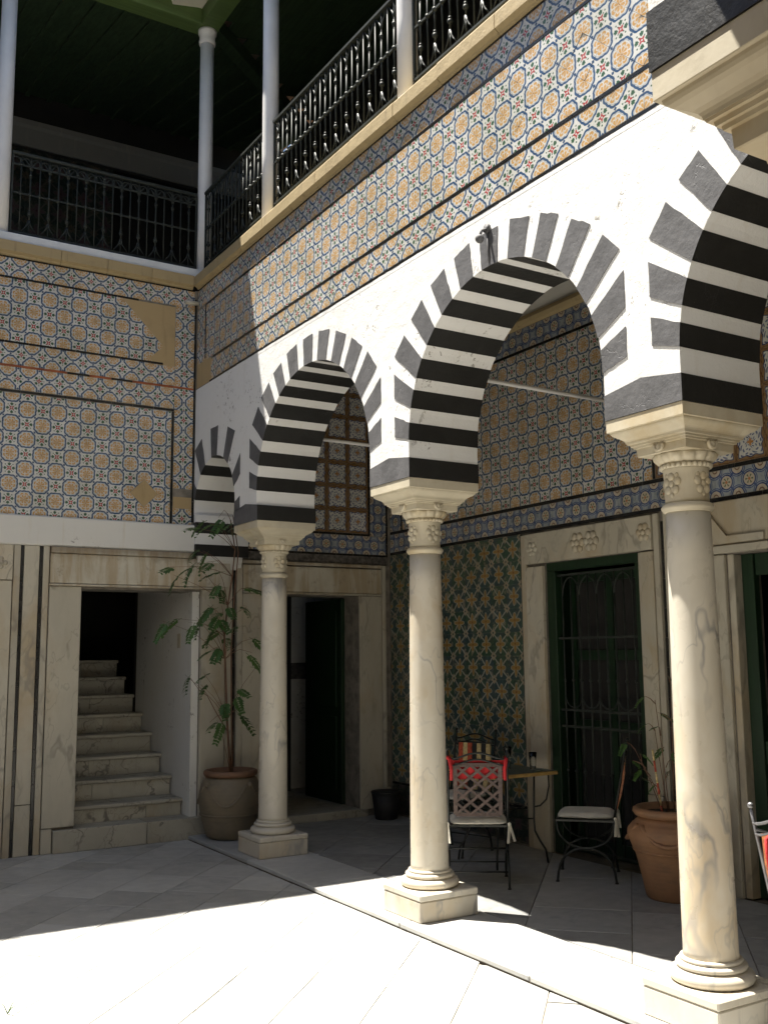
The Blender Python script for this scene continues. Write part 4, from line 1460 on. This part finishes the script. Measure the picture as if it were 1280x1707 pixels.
# cream eaves sloping out over the courtyard
EO = 0.33
def eave_z(o): return 8.257 - o * SL
mb = MB()
mb.prism([(-0.16, eave_z(-0.16) - 0.06), (EO, eave_z(EO) - 0.06), (EO + 0.03, eave_z(EO) + 0.02), (EO + 0.03, eave_z(EO) + 0.07), (-0.16, eave_z(-0.16) + 0.06)], -4.4, 3.45 - EO, lambda a, b, d: (d, 9.04 - a, b))
mb.obj('eave', M['soffit'], rf)
mb = MB()
mb.prism([(-0.16, eave_z(-0.16) - 0.06), (EO, eave_z(EO) - 0.06), (EO + 0.03, eave_z(EO) + 0.02), (EO + 0.03, eave_z(EO) + 0.07), (-0.16, eave_z(-0.16) + 0.06)], -1.3, 9.04, lambda a, b, d: (3.44 - a, d, b))
mb.obj('eave', M['soffit'], rf)
# planks over the left gallery run away from the courtyard
x = -1.5
while x < 6.0:
    w_ = 0.29
    lim = 0.0 if x < 3.4 else (x - 3.4)
    y0 = 9.22 + lim
    if y0 < 13.1:
        z0 = 8.27 + (y0 - 9.22) * SL; z1 = 8.27 + (13.25 - 9.22) * SL
        mb = MB()
        mb.prism([(y0, z0), (13.25, z1), (13.25, z1 + 0.03), (y0, z0 + 0.03)], x + 0.004, x + w_ - 0.004, lambda a, b, d: (d, a, b))
        mb.obj('plank', M['green_plank'], rf)
        mb = MB()
        mb.prism([(y0, z0 - 0.035), (13.25, z1 - 0.035), (13.25, z1 - 0.001), (y0, z0 - 0.001)], x - 0.03, x + 0.03, lambda a, b, d: (d, a, b))
        mb.obj('batten', M['green_plank'], rf)
    x += w_
y = 2.0
while y < 12.4:
    lim = 0.0 if y < 9.0 else (y - 9.0)
    x0 = 3.62 + lim
    if x0 < 5.9:
        z0 = 8.27 + (x0 - 3.62) * SL; z1 = 8.27 + (6.2 - 3.62) * SL
        MB().prism([(x0, z0), (6.2, z1), (6.2, z1 + 0.03), (x0, z0 + 0.03)], y + 0.004, y + 0.286, lambda a, b, d: (a, d, b)).obj('plank', M['green_plank'], rf)
    y += 0.29
MB().prism([(0, 8.10), (3.2, 8.10 + 3.2 * SL * 0.71), (3.2, 8.25 + 3.2 * SL * 0.71), (0, 8.25)], -0.07, 0.07, lambda a, b, d: (3.55 + (a - d) * 0.7071, 9.15 + (a + d) * 0.7071, b)).obj('hip_beam', M['green_plank'], rf)
mb = MB()
mb.face([(-4.6, 9.2, 8.42), (3.4, 9.2, 8.42), (6.4, 13.6, 9.38), (-4.6, 13.6, 9.38)])
mb.face([(3.4, 9.2, 8.42), (3.4, -1.6, 8.42), (6.4, -1.6, 9.1), (6.4, 13.6, 9.38)])
mb.face([(-4.6, 13.6, 9.38), (6.4, 13.6, 9.38), (6.4, 13.6, 9.48), (-4.6, 13.6, 9.48)])
mb.face([(-4.6, 9.2, 8.5), (3.4, 9.2, 8.5), (6.4, 13.6, 9.48), (-4.6, 13.6, 9.48)])
mb.face([(3.4, 9.2, 8.5), (3.4, -1.6, 8.5), (6.4, -1.6, 9.2), (6.4, 13.6, 9.48)])
mb.obj('roof_cover', M['roof'], rf)

MB().box((-4.5, -1.45, 8.24), (3.40, 1.5, 8.5)).obj('roof_slab', M['soffit'], rf)
uw = thing('upper_wall', 'dim inner wall of the upper gallery with pale cornice and tiles darkened for shade', 'wall')
YU = 13.2
MB().box((-4.5, YU, 5.19), (3.75, YU + 0.2, 9.3)).obj('back_wall', M['dark_wall'], uw)
MB().box((5.10, YU, 5.19), (8.3, YU + 0.2, 9.3)).obj('back_wall', M['dark_wall'], uw)
MB().box((3.751, YU, 8.34), (5.099, YU + 0.2, 9.3)).obj('back_wall', M['dark_wall'], uw)
MB().box((3.6, YU + 0.201, 5.19), (5.3, YU + 0.3, 8.5)).obj('recess_door', M['dark_room'], uw)
MB().box((5.9, -1.4, 5.19), (6.1, YU - 0.001, 8.75)).obj('side_wall', M['dark_wall'], uw)
MB().prism([(0.0, 8.37), (0.03, 8.37), (0.03, 8.62), (0.06, 8.66), (0.06, 8.73), (0.0, 8.76)], -4.4, 5.89, lambda a, b, d: (d, YU - a, b)).obj('cornice', M['dimmed_band'], uw)
UPP = Plane((0, YU, 0), (1, 0, 0), (0, -1, 0))
lay_tiles(uw, UPP, (1.2, 6.4, 3.74, 8.33), 0.305, 'star_shaded', False, (0.0, 6.9), name='tile')

# ------------------------------------------------------------------ pots, basket and plants


def pot_body(prof, n=40):
    return MB().lathe(prof, n)


def arc(a0, a1, r, z0, drop, n=12):
    return [(r(t) * math.cos(a0 + (a1 - a0) * t), r(t) * math.sin(a0 + (a1 - a0) * t), z0 - drop * math.sin(math.pi * t)) for t in [k / n for k in range(n + 1)]]


p1 = thing('clay_pot', 'big greyish clay pot with rope relief beside the farthest column', 'pot', (3.69, 8.70, ZP))
P1 = [(0.175, 0.0), (0.21, 0.02), (0.235, 0.10), (0.262, 0.20), (0.282, 0.31), (0.283, 0.38), (0.268, 0.45), (0.235, 0.515), (0.214, 0.535)]
pot_body(P1).lathe([(0.268, 0.205), (0.272, 0.212), (0.270, 0.22)], 40).obj('body', M['pot'], p1)
MB().lathe([(0.205, 0.533), (0.232, 0.540), (0.243, 0.560), (0.240, 0.582), (0.224, 0.592), (0.200, 0.588), (0.195, 0.54)], 40).obj('rim', M['pot_rim'], p1)
mb = MB()
for q in range(4):
    a = R(200 + 90 * q)
    mb.tube(arc(a, a + R(78), lambda t: 0.262 + 0.026 * math.sin(math.pi * t), 0.47, 0.17), 0.012, 6)
    mb.ball((0.262 * math.cos(a - 0.05), 0.262 * math.sin(a - 0.05), 0.475), 0.026, 8, 6)
mb.obj('rope_relief', M['pot'], p1)
MB().lathe([(0.0, 0.555), (0.198, 0.55)], 24).obj('soil', M['soil'], p1)

PZ = 0.88
p2 = thing('clay_pot', 'orange terracotta pot with rope relief behind the nearest column', 'pot', (5.27, 4.93, ZP))
P2 = [(0.19, 0.0), (0.20, 0.02), (0.222, 0.15), (0.252, 0.30), (0.288, 0.40), (0.306, 0.46), (0.302, 0.50), (0.268, 0.545), (0.238, 0.57), (0.228, 0.60)]
p2.scale = (1.0, 1.0, PZ)
pot_body(P2).lathe([(0.262, 0.335), (0.274, 0.345), (0.278, 0.36)], 40).obj('body', M['pot2'], p2)
MB().lathe([(0.222, 0.592), (0.25, 0.60), (0.266, 0.625), (0.262, 0.65), (0.245, 0.662), (0.222, 0.655), (0.215, 0.60)], 40).obj('rim', M['pot2'], p2)
mb = MB()
for q in range(4):
    a = R(175 + 90 * q)
    mb.tube(arc(a, a + R(80), lambda t: 0.272 + 0.036 * math.sin(math.pi * t), 0.545, 0.13), 0.017, 6)
mb.obj('rope_relief', M['pot2'], p2)
MB().lathe([(0.0, 0.615), (0.218, 0.61)], 24).obj('soil', M['soil'], p2)

bk = thing('waste_basket', 'black waste basket in the dark corner by the gallery door', 'basket', (5.37, 8.76, ZP))
MB().lathe([(0.105, 0.0), (0.11, 0.004), (0.145, 0.25), (0.139, 0.25), (0.106, 0.012)], 24).obj('body', M['basket'], bk)
MB().lathe([(0.143, 0.245), (0.152, 0.25), (0.152, 0.268), (0.142, 0.27)], 24).obj('rim', M['basket'], bk)


def frond_mesh(L=0.2, n=8, droop=0.25, w=0.055, seed=0):
    """pinnate leaf along +x drooping, leaflets either side"""
    rr = random.Random(seed)
    mb = MB()
    path = [(L * t, 0, -droop * L * t * t) for t in [k / 6 for k in range(7)]]
    mb.tube(path, 0.0022, 4, 0, 0.001)
    for k in range(n):
        t = 0.2 + 0.8 * k / (n - 1)
        x, z = L * t, -droop * L * t * t
        ww = w * (0.55 + 0.45 * math.sin(math.pi * min(1, t * 0.9 + 0.15))) * rr.uniform(0.8, 1.15)
        for sd in (-1, 1):
            f = rr.uniform(0.55, 0.8)
            tip = (x + ww * f, sd * ww * 0.85, z - ww * rr.uniform(0.1, 0.55))
            wd = 0.016 + 0.007 * rr.random()
            m1 = (x + ww * f * 0.5 + wd * 0.5, sd * ww * 0.4 - sd * wd * 0.6, z - ww * 0.08)
            m2 = (x + ww * f * 0.42 - wd * 0.6, sd * ww * 0.45 + sd * wd * 0.5, z - ww * 0.10)
            mb.face([(x, 0, z), m1, tip, m2])
    return mb.data('leaf', M['leaf'])


fr_meshes = [frond_mesh(0.16 + 0.012 * k, 7 + k % 3, 0.25 + 0.12 * (k % 4), 0.058, k) for k in range(6)]


def plant(name, label, loc, stems, twigs, leaves):
    t = thing(name, label, 'plant', loc)
    L = Vector(loc)
    mb = MB()
    for pth, r0, r1 in stems:
        mb.tube([Vector(p) - L for p in pth], r0, 6, 0, r1)
    mb.obj('stem', M['stem'], t)
    for pth in twigs:
        MB().tube([Vector(p) - L for p in pth], 0.0035, 4, 0, 0.0015).obj('twig', M['stem'], t)
    for k, (p, d) in enumerate(leaves):
        link('leaf', fr_meshes[k % 6], t, Vector(p) - L, (R(rnd.uniform(-35, 35)), R(rnd.uniform(-5, 40)), d))
    return t


SPOTS = [(3.0, 8.52, 2.42), (3.09, 8.62, 2.36), (3.28, 8.72, 2.49), (3.38, 8.57, 2.48), (3.54, 8.67, 2.41), (3.43, 8.52, 2.29), (3.27, 8.62, 2.6), (3.4, 8.72, 2.6), (3.39, 8.57, 2.1), (3.48, 8.67, 2.08), (3.51, 8.52, 2.09), (3.0, 8.62, 1.95), (3.15, 8.72, 1.98), (3.22, 8.57, 1.94), (3.33, 8.67, 1.99), (3.43, 8.52, 1.99), (3.44, 8.62, 1.9), (3.55, 8.72, 1.87), (3.59, 8.57, 1.9), (3.66, 8.67, 1.81), (3.44, 8.52, 1.71), (3.44, 8.62, 1.69), (3.25, 8.72, 1.48), (3.37, 8.57, 1.49), (3.38, 8.67, 1.39), (3.49, 8.52, 1.24), (3.74, 8.62, 1.16), (3.82, 8.72, 1.11), (3.43, 8.57, 1.06), (3.54, 8.67, 1.07), (3.8, 8.52, 2.26), (3.8, 8.62, 2.09), (3.93, 8.72, 1.81), (3.83, 8.57, 1.67), (3.92, 8.67, 1.54), (3.72, 8.52, 1.35), (3.34, 8.62, 2.87), (3.48, 8.72, 2.86), (3.26, 8.57, 2.79), (3.53, 8.67, 2.91), (3.55, 8.52, 2.85)]
trunk = [(3.69, 8.70, 0.56), (3.645, 8.69, 1.07), (3.615, 8.68, 1.61), (3.605, 8.68, 1.82), (3.635, 8.68, 2.1), (3.68, 8.69, 2.37), (3.71, 8.70, 2.62), (3.66, 8.70, 2.9)]
trunk2 = [(3.71, 8.71, 0.56), (3.70, 8.72, 1.1), (3.69, 8.72, 1.7), (3.72, 8.73, 2.2), (3.76, 8.74, 2.6), (3.70, 8.74, 2.95)]
tw, lv = [], []
for k, p in enumerate(SPOTS):
    # each leaf hangs from a twig that leaves the trunk lower down
    zt = p[2] - 0.12 - 0.08 * (k % 3)
    near = min(range(len(trunk)), key=lambda i: abs(trunk[i][2] - zt))
    a = Vector(trunk[near])
    b = Vector(p)
    mid = a.lerp(b, 0.55) + Vector((0, 0, 0.03 + 0.05 * rnd.random()))
    sg = -1 if b.x < a.x else 1
    tw.append([a, a.lerp(mid, 0.5) + Vector((0, 0, 0.015)), mid, b])
    d = math.atan2(b.y - a.y + rnd.uniform(-0.12, 0.12), b.x - a.x)
    lv.append((b - Vector((0.06 * sg, 0, 0)), d + rnd.uniform(-0.5, 0.5)))
    if k % 5 == 0:
        lv.append((mid, d + rnd.choice((-1, 1)) * rnd.uniform(0.4, 1.0)))
plant('potted_plant', 'slender climbing plant with feathery leaves in the greyish pot', (3.69, 8.70, 0.58),
      [(trunk, 0.011, 0.005), (trunk2, 0.008, 0.004), ([(3.66, 8.69, 0.95), (3.54, 8.68, 1.13), (3.44, 8.66, 1.29), (3.36, 8.65, 1.34), (3.28, 8.66, 1.45)], 0.005, 0.002)], tw, lv)
c0 = Vector((5.27, 4.93, 0.57))
st2, tw2, lv2 = [], [], []
for k, (dx, dy, hz) in enumerate(((-0.02, 0.05, 0.75), (0.03, 0.12, 0.55), (-0.06, 0.10, 0.35), (0.0, -0.02, 0.9), (-0.04, 0.16, 0.42))):
    e = c0 + Vector((dx * 2, dy * 1.6, hz))
    st2.append(([c0 + Vector((dx * 0.5, dy * 0.5, 0)), c0 + Vector((dx, dy, hz * 0.5)), e], 0.004, 0.002))
    for q in range(3):
        f = c0.lerp(e, 0.4 + 0.28 * q)
        g2 = f + Vector((rnd.uniform(-0.06, 0.06), rnd.uniform(-0.02, 0.12), 0.05))
        tw2.append([f, f.lerp(g2, 0.5) + Vector((0, 0, 0.01)), g2])
        lv2.append((g2, rnd.uniform(0, 6.28)))
pl2 = plant('potted_plant', 'thin straggling vine in the terracotta pot', tuple(c0), st2, tw2, lv2)
for ch in pl2.children:
    if ch.name.startswith('leaf'): ch.scale = (0.5, 0.5, 0.5)

# ------------------------------------------------------------------ chairs, table, glasses


def make_chair(name, label, loc, rz, back, metal='iron', back_mats=None):
    """iron curule chair, front along +x; origin on the floor"""
    t = thing(name, label, 'chair', loc, rz, 'iron chairs of the courtyard cafe')
    m_ = M[metal]
    hw, hd, sz = 0.205, 0.20, 0.425
    for sd in (-1, 1):
        y_ = sd * hw
        up = [(hd * math.cos(a) * (1.0), y_, sz - 0.19 * abs(math.sin(a)) ** 0.8) for a in [math.pi + math.pi * k / 14 for k in range(15)]]
        MB().tube(up, 0.008, 6, 0).obj('seat_support', m_, t)
        lo = [(0.20 * math.cos(a) + 0.0, y_, 0.235 * abs(math.sin(a)) ** 0.75) for a in [math.pi * k / 16 for k in range(17)]]
        lo[0] = (0.205, y_, 0.004); lo[-1] = (-0.205, y_, 0.004)
        mb = MB().tube(lo, 0.009, 6)
        for fx in (-0.205, 0.205): mb.lathe([(0.014, 0.0), (0.014, 0.006), (0.008, 0.012)], 8, (fx, y_))
        mb.obj('leg', m_, t)
    MB().tube([(0.175, -hw, 0.11), (0.175, hw, 0.11)], 0.006, 6).tube([(-0.175, -hw, 0.11), (-0.175, hw, 0.11)], 0.006, 6).tube([(0, -hw, 0.236), (0, hw, 0.236)], 0.007, 6).obj('stretcher', m_, t)
    mb = MB()
    for sd in (-1, 1): mb.box((-0.205, sd * hw - 0.008, sz - 0.008), (0.205, sd * hw + 0.008, sz + 0.004))
    for xx in (-0.2, 0.2): mb.box((xx - 0.008, -hw, sz - 0.0085), (xx + 0.008, hw, sz + 0.0035))
    for q in range(5): mb.box((-0.2, -0.16 + 0.08 * q - 0.012, sz - 0.003), (0.2, -0.16 + 0.08 * q + 0.012, sz + 0.002))
    mb.obj('seat', m_, t)
    bx = lambda z: -0.20 - 0.10 * (z - sz) / 0.5
    for sd in (-1, 1):
        mb = MB().tube([(bx(z), sd * hw, z) for z in (sz, 0.6, 0.8, 0.945)], 0.0085, 6)
        mb.ball((bx(0.955), sd * hw, 0.958), 0.014, 8, 6)
        mb.obj('back_post', m_, t)
    wav = lambda y_, z: z + 0.022 * math.cos(y_ / hw * math.pi)
    for z in (0.905, 0.86):
        MB().tube([(bx(z), y_, wav(y_, z)) for y_ in [hw * (-1 + k / 8) for k in range(17)]], 0.007, 6).obj('back_rail', m_, t)
    if back == 'lattice':
        mb = MB()
        pw = 0.155
        zs = (0.502, 0.845)
        def bar(y0, z0, y1, z1, w=0.0088):
            d = Vector((0, y1 - y0, z1 - z0)).normalized(); s_ = Vector((0, -d.z, d.y)) * w
            for off in (-0.006, 0.006):
                pass
            P0, P1_ = Vector((bx(z0), y0, z0)), Vector((bx(z1), y1, z1))
            f = [P0 + s_, P0 - s_, P1_ - s_, P1_ + s_]
            n_ = Vector((0.006, 0, 0))
            mb.mesh([p + n_ for p in f] + [p - n_ for p in f], [(0, 1, 2, 3), (7, 6, 5, 4), (0, 4, 5, 1), (1, 5, 6, 2), (2, 6, 7, 3), (3, 7, 4, 0)])
        for sd in (-1, 1): bar(sd * pw, zs[0], sd * pw, zs[1], 0.014)
        bar(-pw, zs[0], pw, zs[0], 0.013); bar(-pw, zs[1], pw, zs[1], 0.013)
        nx, nz = 3, 4
        ux, uz = 2 * pw / nx, (zs[1] - zs[0]) / nz
        for i in range(nx):
            for j in range(nz):
                y0, z0 = -pw + i * ux, zs[0] + j * uz
                bar(y0, z0, y0 + ux, z0 + uz); bar(y0 + ux, z0, y0, z0 + uz)
        mb.obj('lattice_panel', M['lattice'], t)
        for sd in (-1, 1):
            for z in (0.52, 0.80):
                MB().tube([(bx(z), sd * pw, z), (bx(z), sd * hw, z)], 0.005, 5).obj('panel_pin', m_, t)
    else:
        n = len(back_mats)
        pw = 0.165
        for k, bm_ in enumerate(back_mats):
            y0 = -pw + 2 * pw * k / n
            y1 = y0 + 2 * pw / n - 0.004
            vs = []
            for z in (0.475, 0.60, 0.72, 0.85):
                c = 0.02 * math.sin((z - 0.475) / 0.375 * math.pi)
                for xo in (-0.007, 0.007):
                    vs += [(bx(z) - c + xo, y0, z), (bx(z) - c + xo, y1, z)]
            fs = []
            for q in range(3):
                b = q * 4
                fs += [(b, b + 1, b + 5, b + 4), (b + 3, b + 2, b + 6, b + 7), (b, b + 4, b + 6, b + 2), (b + 1, b + 3, b + 7, b + 5)]
            fs += [(0, 2, 3, 1), (12, 13, 15, 14)]
            MB().mesh(vs, fs).obj('back_slat', M[bm_], t)
        for z in (0.468, 0.858):
            MB().tube([(bx(z), -hw, z), (bx(z), hw, z)], 0.006, 5).obj('back_rail', m_, t)
    return t


def make_cushion(label, loc, rz, ties=((-1, -1), (-1, 1)), side=0.40):
    """seat pad, origin at the middle of its underside"""
    t = thing('seat_cushion', label, 'cushion', loc, rz, 'cream seat cushions')
    N = 14
    vs, fs = [], []
    h = side / 2
    def edge(u): return 1 - abs(u) ** 6
    top, bot = [], []
    for j in range(N + 1):
        for i in range(N + 1):
            u, v = -1 + 2 * i / N, -1 + 2 * j / N
            k = (edge(u) * edge(v))
            e = 1 - 0.05 * (1 - math.sqrt(max(0, k)))
            r = 1 - 0.06 * abs(u * v) ** 3
            bul = 0.026 * math.sqrt(max(0, k)) + 0.004 * math.sin(5 * u + 2) * math.sin(4 * v)
            dip = 0.006 * math.exp(-((u * u + v * v) * 9))
            vs.append((u * h * r, v * h * r, 0.017 + bul - dip))
    n1 = len(vs)
    for j in range(N + 1):
        for i in range(N + 1):
            u, v = -1 + 2 * i / N, -1 + 2 * j / N
            k = (edge(u) * edge(v))
            r = 1 - 0.06 * abs(u * v) ** 3
            vs.append((u * h * r, v * h * r, 0.017 - 0.016 * math.sqrt(max(0, k))))
    for j in range(N):
        for i in range(N):
            a = j * (N + 1) + i
            fs.append((a, a + 1, a + N + 2, a + N + 1))
            fs.append((n1 + a, n1 + a + N + 1, n1 + a + N + 2, n1 + a + 1))
    MB().mesh(vs, fs, 0, True).obj('pad', M['cushion'], t)
    for sx, sy in ties:
        mb = MB()
        c = Vector((sx * (h + 0.012), sy * (h + 0.012), 0.012))
        mb.ball(c, 0.013, 8, 6)
        for q, (du, dv, L) in enumerate(((0.010, 0.034, 0.115), (-0.012, -0.012, 0.125))):
            pts = [c + Vector((sx * 0.006 + du * s_, sy * dv * s_ * 1.0, -L * s_)) for s_ in (0, 0.3, 0.65, 1.0)]
            w = Vector((0.008, 0.008, 0)) if sx * sy < 0 else Vector((0.008, -0.008, 0))
            vs = []
            for p in pts: vs += [p - w, p + w, p + w + Vector((sx * 0.002, sy * 0.002, 0)), p - w + Vector((sx * 0.002, sy * 0.002, 0))]
            fs = []
            for k in range(3):
                for i in range(4):
                    fs.append((k * 4 + i, k * 4 + (i + 1) % 4, k * 4 + 4 + (i + 1) % 4, k * 4 + 4 + i))
            fs += [(3, 2, 1, 0), (12, 13, 14, 15)]
            mb.mesh(vs, fs)
        mb.obj('tie', M['cushion'], t)
    return t


def cush_at(loc, rz, dx=0.0): return (loc[0] + dx * math.cos(rz), loc[1] + dx * math.sin(rz), ZP + 0.4295)


cA, aA = (4.44, 6.00, ZP), R(55)
make_chair('iron_chair', 'chair with brown lattice back and a red cloth behind the middle column', cA, aA, 'lattice')
make_cushion('cream cushion with hanging ties on the lattice back chair', cush_at(cA, aA, -0.03), aA)
cB, aB = (4.98, 7.02, ZP), R(198)
make_chair('iron_chair', 'chair with red, cream and black striped back beyond the table', cB, aB, 'slats', 'iron', ['mosaic_red', 'mosaic_cream', 'mosaic_red', 'mosaic_black', 'mosaic_cream', 'mosaic_black', 'mosaic_cream'])
make_cushion('cream cushion on the striped back chair, mostly hidden', cush_at(cB, aB), aB, ())
cC, aC = (5.22, 5.72, ZP), R(134)
make_chair('iron_chair', 'chair seen from the side before the barred window', cC, aC, 'slats', 'iron', ['mosaic_orange', 'mosaic_cream', 'mosaic_red', 'mosaic_cream', 'mosaic_orange'])
make_cushion('cream cushion on the chair before the barred window', cush_at(cC, aC), aC, ((-1, 1), (-1, -1)))
cD, aD = (3.885, 2.695, ZP), R(-15)
make_chair('iron_chair', 'grey steel chair with round finial cut by the right edge', cD, aD, 'slats', 'steel', ['mosaic_orange', 'mosaic_black', 'mosaic_orange', 'mosaic_black', 'mosaic_orange'])
make_cushion('cream cushion on the grey steel chair at the right edge', cush_at(cD, aD), aD)


def red_cloth(label, loc, rz, y0, y1, zt, zb, side=1, thick=0.016):
    """cloth hung along the inside of a chair back"""
    t = thing('red_cloth', label, 'cloth', loc, rz, 'red cloths on chair backs')
    bx = lambda z: -0.20 - 0.10 * (z - 0.425) / 0.5
    N, K = 14, 6
    vs, fs = [], []
    for th in (0.0, 0.003):
        for j in range(K + 1):
            for i in range(N + 1):
                y_ = y0 + (y1 - y0) * i / N
                z = zt + (zb - zt) * j / K + 0.006 * math.sin(i * 0.9) * j / K
                vs.append((bx(z) + side * (0.016 + th + 0.007 * math.sin(i * 1.1 + 1) * (0.3 + j / K)), y_, z))
    W = (N + 1) * (K + 1)
    for j in range(K):
        for i in range(N):
            a = j * (N + 1) + i
            fs.append((a, a + 1, a + N + 2, a + N + 1))
            fs.append((W + a, W + a + N + 1, W + a + N + 2, W + a + 1))
    MB().mesh(vs, fs, 0, True).obj('sheet', M['red_cloth'], t)
    for sd, yy in ((-1, min(y0, y1)), (1, max(y0, y1))):
        mb = MB()
        # strip wound over the rail, its end hanging on the outer side
        zz = zt
        mb.tube([(bx(zz) + 0.016 * side, yy, zz), (bx(zz) + 0.004, yy + sd * 0.01, zz + 0.02), (bx(zz) - 0.02 * side, yy + sd * 0.004, zz), (bx(zz) - 0.026 * side, yy - sd * 0.006, zz - 0.06), (bx(zz) - 0.016 * side, yy - sd * 0.002, zz - 0.13)], thick, 7, 0, thick * 0.7)
        mb.obj('tied_end', M['red_cloth'], t)
    return t


rc = red_cloth('red cloth tied along the top of the lattice back chair', cA, aA, -0.19, 0.185, 0.875, 0.745)
mb = MB().tube([(-0.29, 0.175, 0.875), (-0.305, 0.21, 0.90), (-0.32, 0.25, 0.915), (-0.33, 0.262, 0.905)], 0.014, 7, 0, 0.008)
mb.obj('tied_end', M['red_cloth'], rc)
red_cloth('red cloth tied to the grey steel chair at the right edge', cD, aD, -0.15, 0.115, 0.83, 0.72, thick=0.009)

# table
tb = thing('cafe_table', 'small iron table with mosaic top and ochre rim behind the lattice chair', 'table', (5.04, 6.49, ZP))
TZ = 0.735 - ZP
MB().box((-0.315, -0.315, TZ - 0.03), (0.315, 0.315, TZ - 0.004), 0, 0.003).obj('rim', M['table_edge'], tb)
MB().box((-0.305, -0.305, TZ - 0.0035), (0.305, 0.305, TZ), 0, 0.001).obj('top', M['table_top'], tb)
for sx in (-1, 1):
    for sy in (-1, 1):
        k = Vector((sx, sy, 0)) * 0.7071
        pts = [(k * r).to_tuple()[:2] + (z,) for r, z in ((0.26, TZ - 0.03), (0.255, 0.5), (0.25, 0.33), (0.255, 0.24), (0.29, 0.17), (0.335, 0.10), (0.35, 0.004))]
        MB().tube(pts, 0.009, 6).obj('leg', M['iron'], tb)
        pts = [(k * r).to_tuple()[:2] + (z,) for r, z in ((0.37, TZ - 0.03), (0.372, 0.58), (0.35, 0.48), (0.30, 0.43), (0.252, 0.42))]
        MB().tube(pts, 0.007, 6).obj('brace', M['iron'], tb)
MB().tube([(0.18 * math.cos(a), 0.18 * math.sin(a), 0.42) for a in [2 * math.pi * k / 20 for k in range(21)]], 0.006, 6).obj('ring', M['iron'], tb)
MB().tube([(-0.18, -0.18, 0.33), (0.18, 0.18, 0.33)], 0.006, 6).tube([(-0.18, 0.18, 0.331), (0.18, -0.18, 0.331)], 0.006, 6).obj('stretcher', M['iron'], tb)


def glass(x, y_, label, h=0.13, r=0.033):
    o = MB().lathe([(r * 0.72, 0.0), (r * 0.8, h * 0.5), (r, h), (r - 0.0022, h), (r * 0.8 - 0.0025, h * 0.5), (r * 0.66, 0.008)], 20).obj('drinking_glass', M['glass'], None, loc=(x, y_, 0.7352))
    tag(o, label, 'glass', 'glasses on the cafe table')


glass(5.26, 6.36, 'clear glass on the table nearest its right corner')
glass(5.11, 6.49, 'taller clear glass in the middle of the table', 0.17, 0.035)
tag(MB().lathe([(0.045, 0.0), (0.06, 0.012), (0.057, 0.013), (0.04, 0.004)], 20).obj('ashtray', M['table_top'], None, loc=(5.20, 6.22, 0.7352)), 'low dark ashtray near the table edge', 'ashtray')

# striped stake in the terracotta pot, and a dry sprig on the paving
sk = thing('plant_stake', 'thin red and white painted stake leaning in the terracotta pot', 'stake', (5.21, 4.97, 0.57))
a, b = Vector((0, 0, -0.02)), Vector((-0.03, 0.035, 0.42))
for k in range(6):
    MB().tube([a.lerp(b, k / 6), a.lerp(b, (k + 1) / 6 - 0.002)], 0.008, 6).obj('stake_band', M['mosaic_red' if k % 2 == 0 else 'mosaic_cream'], sk)
wd = thing('dry_sprig', 'small dark sprig on the sunlit paving at the bottom left corner', 'sprig', (1.09, 5.17, 0.002))
for k, (dx, dy, dz) in enumerate(((0.05, 0.03, 0.055), (0.03, -0.03, 0.04), (-0.03, 0.02, 0.05))):
    MB().tube([(0, 0, 0.002), (dx * 0.5, dy * 0.5, dz * 0.75), (dx, dy, dz)], 0.003, 4, 0, 0.001).obj('stalk', M['leaf'], wd)
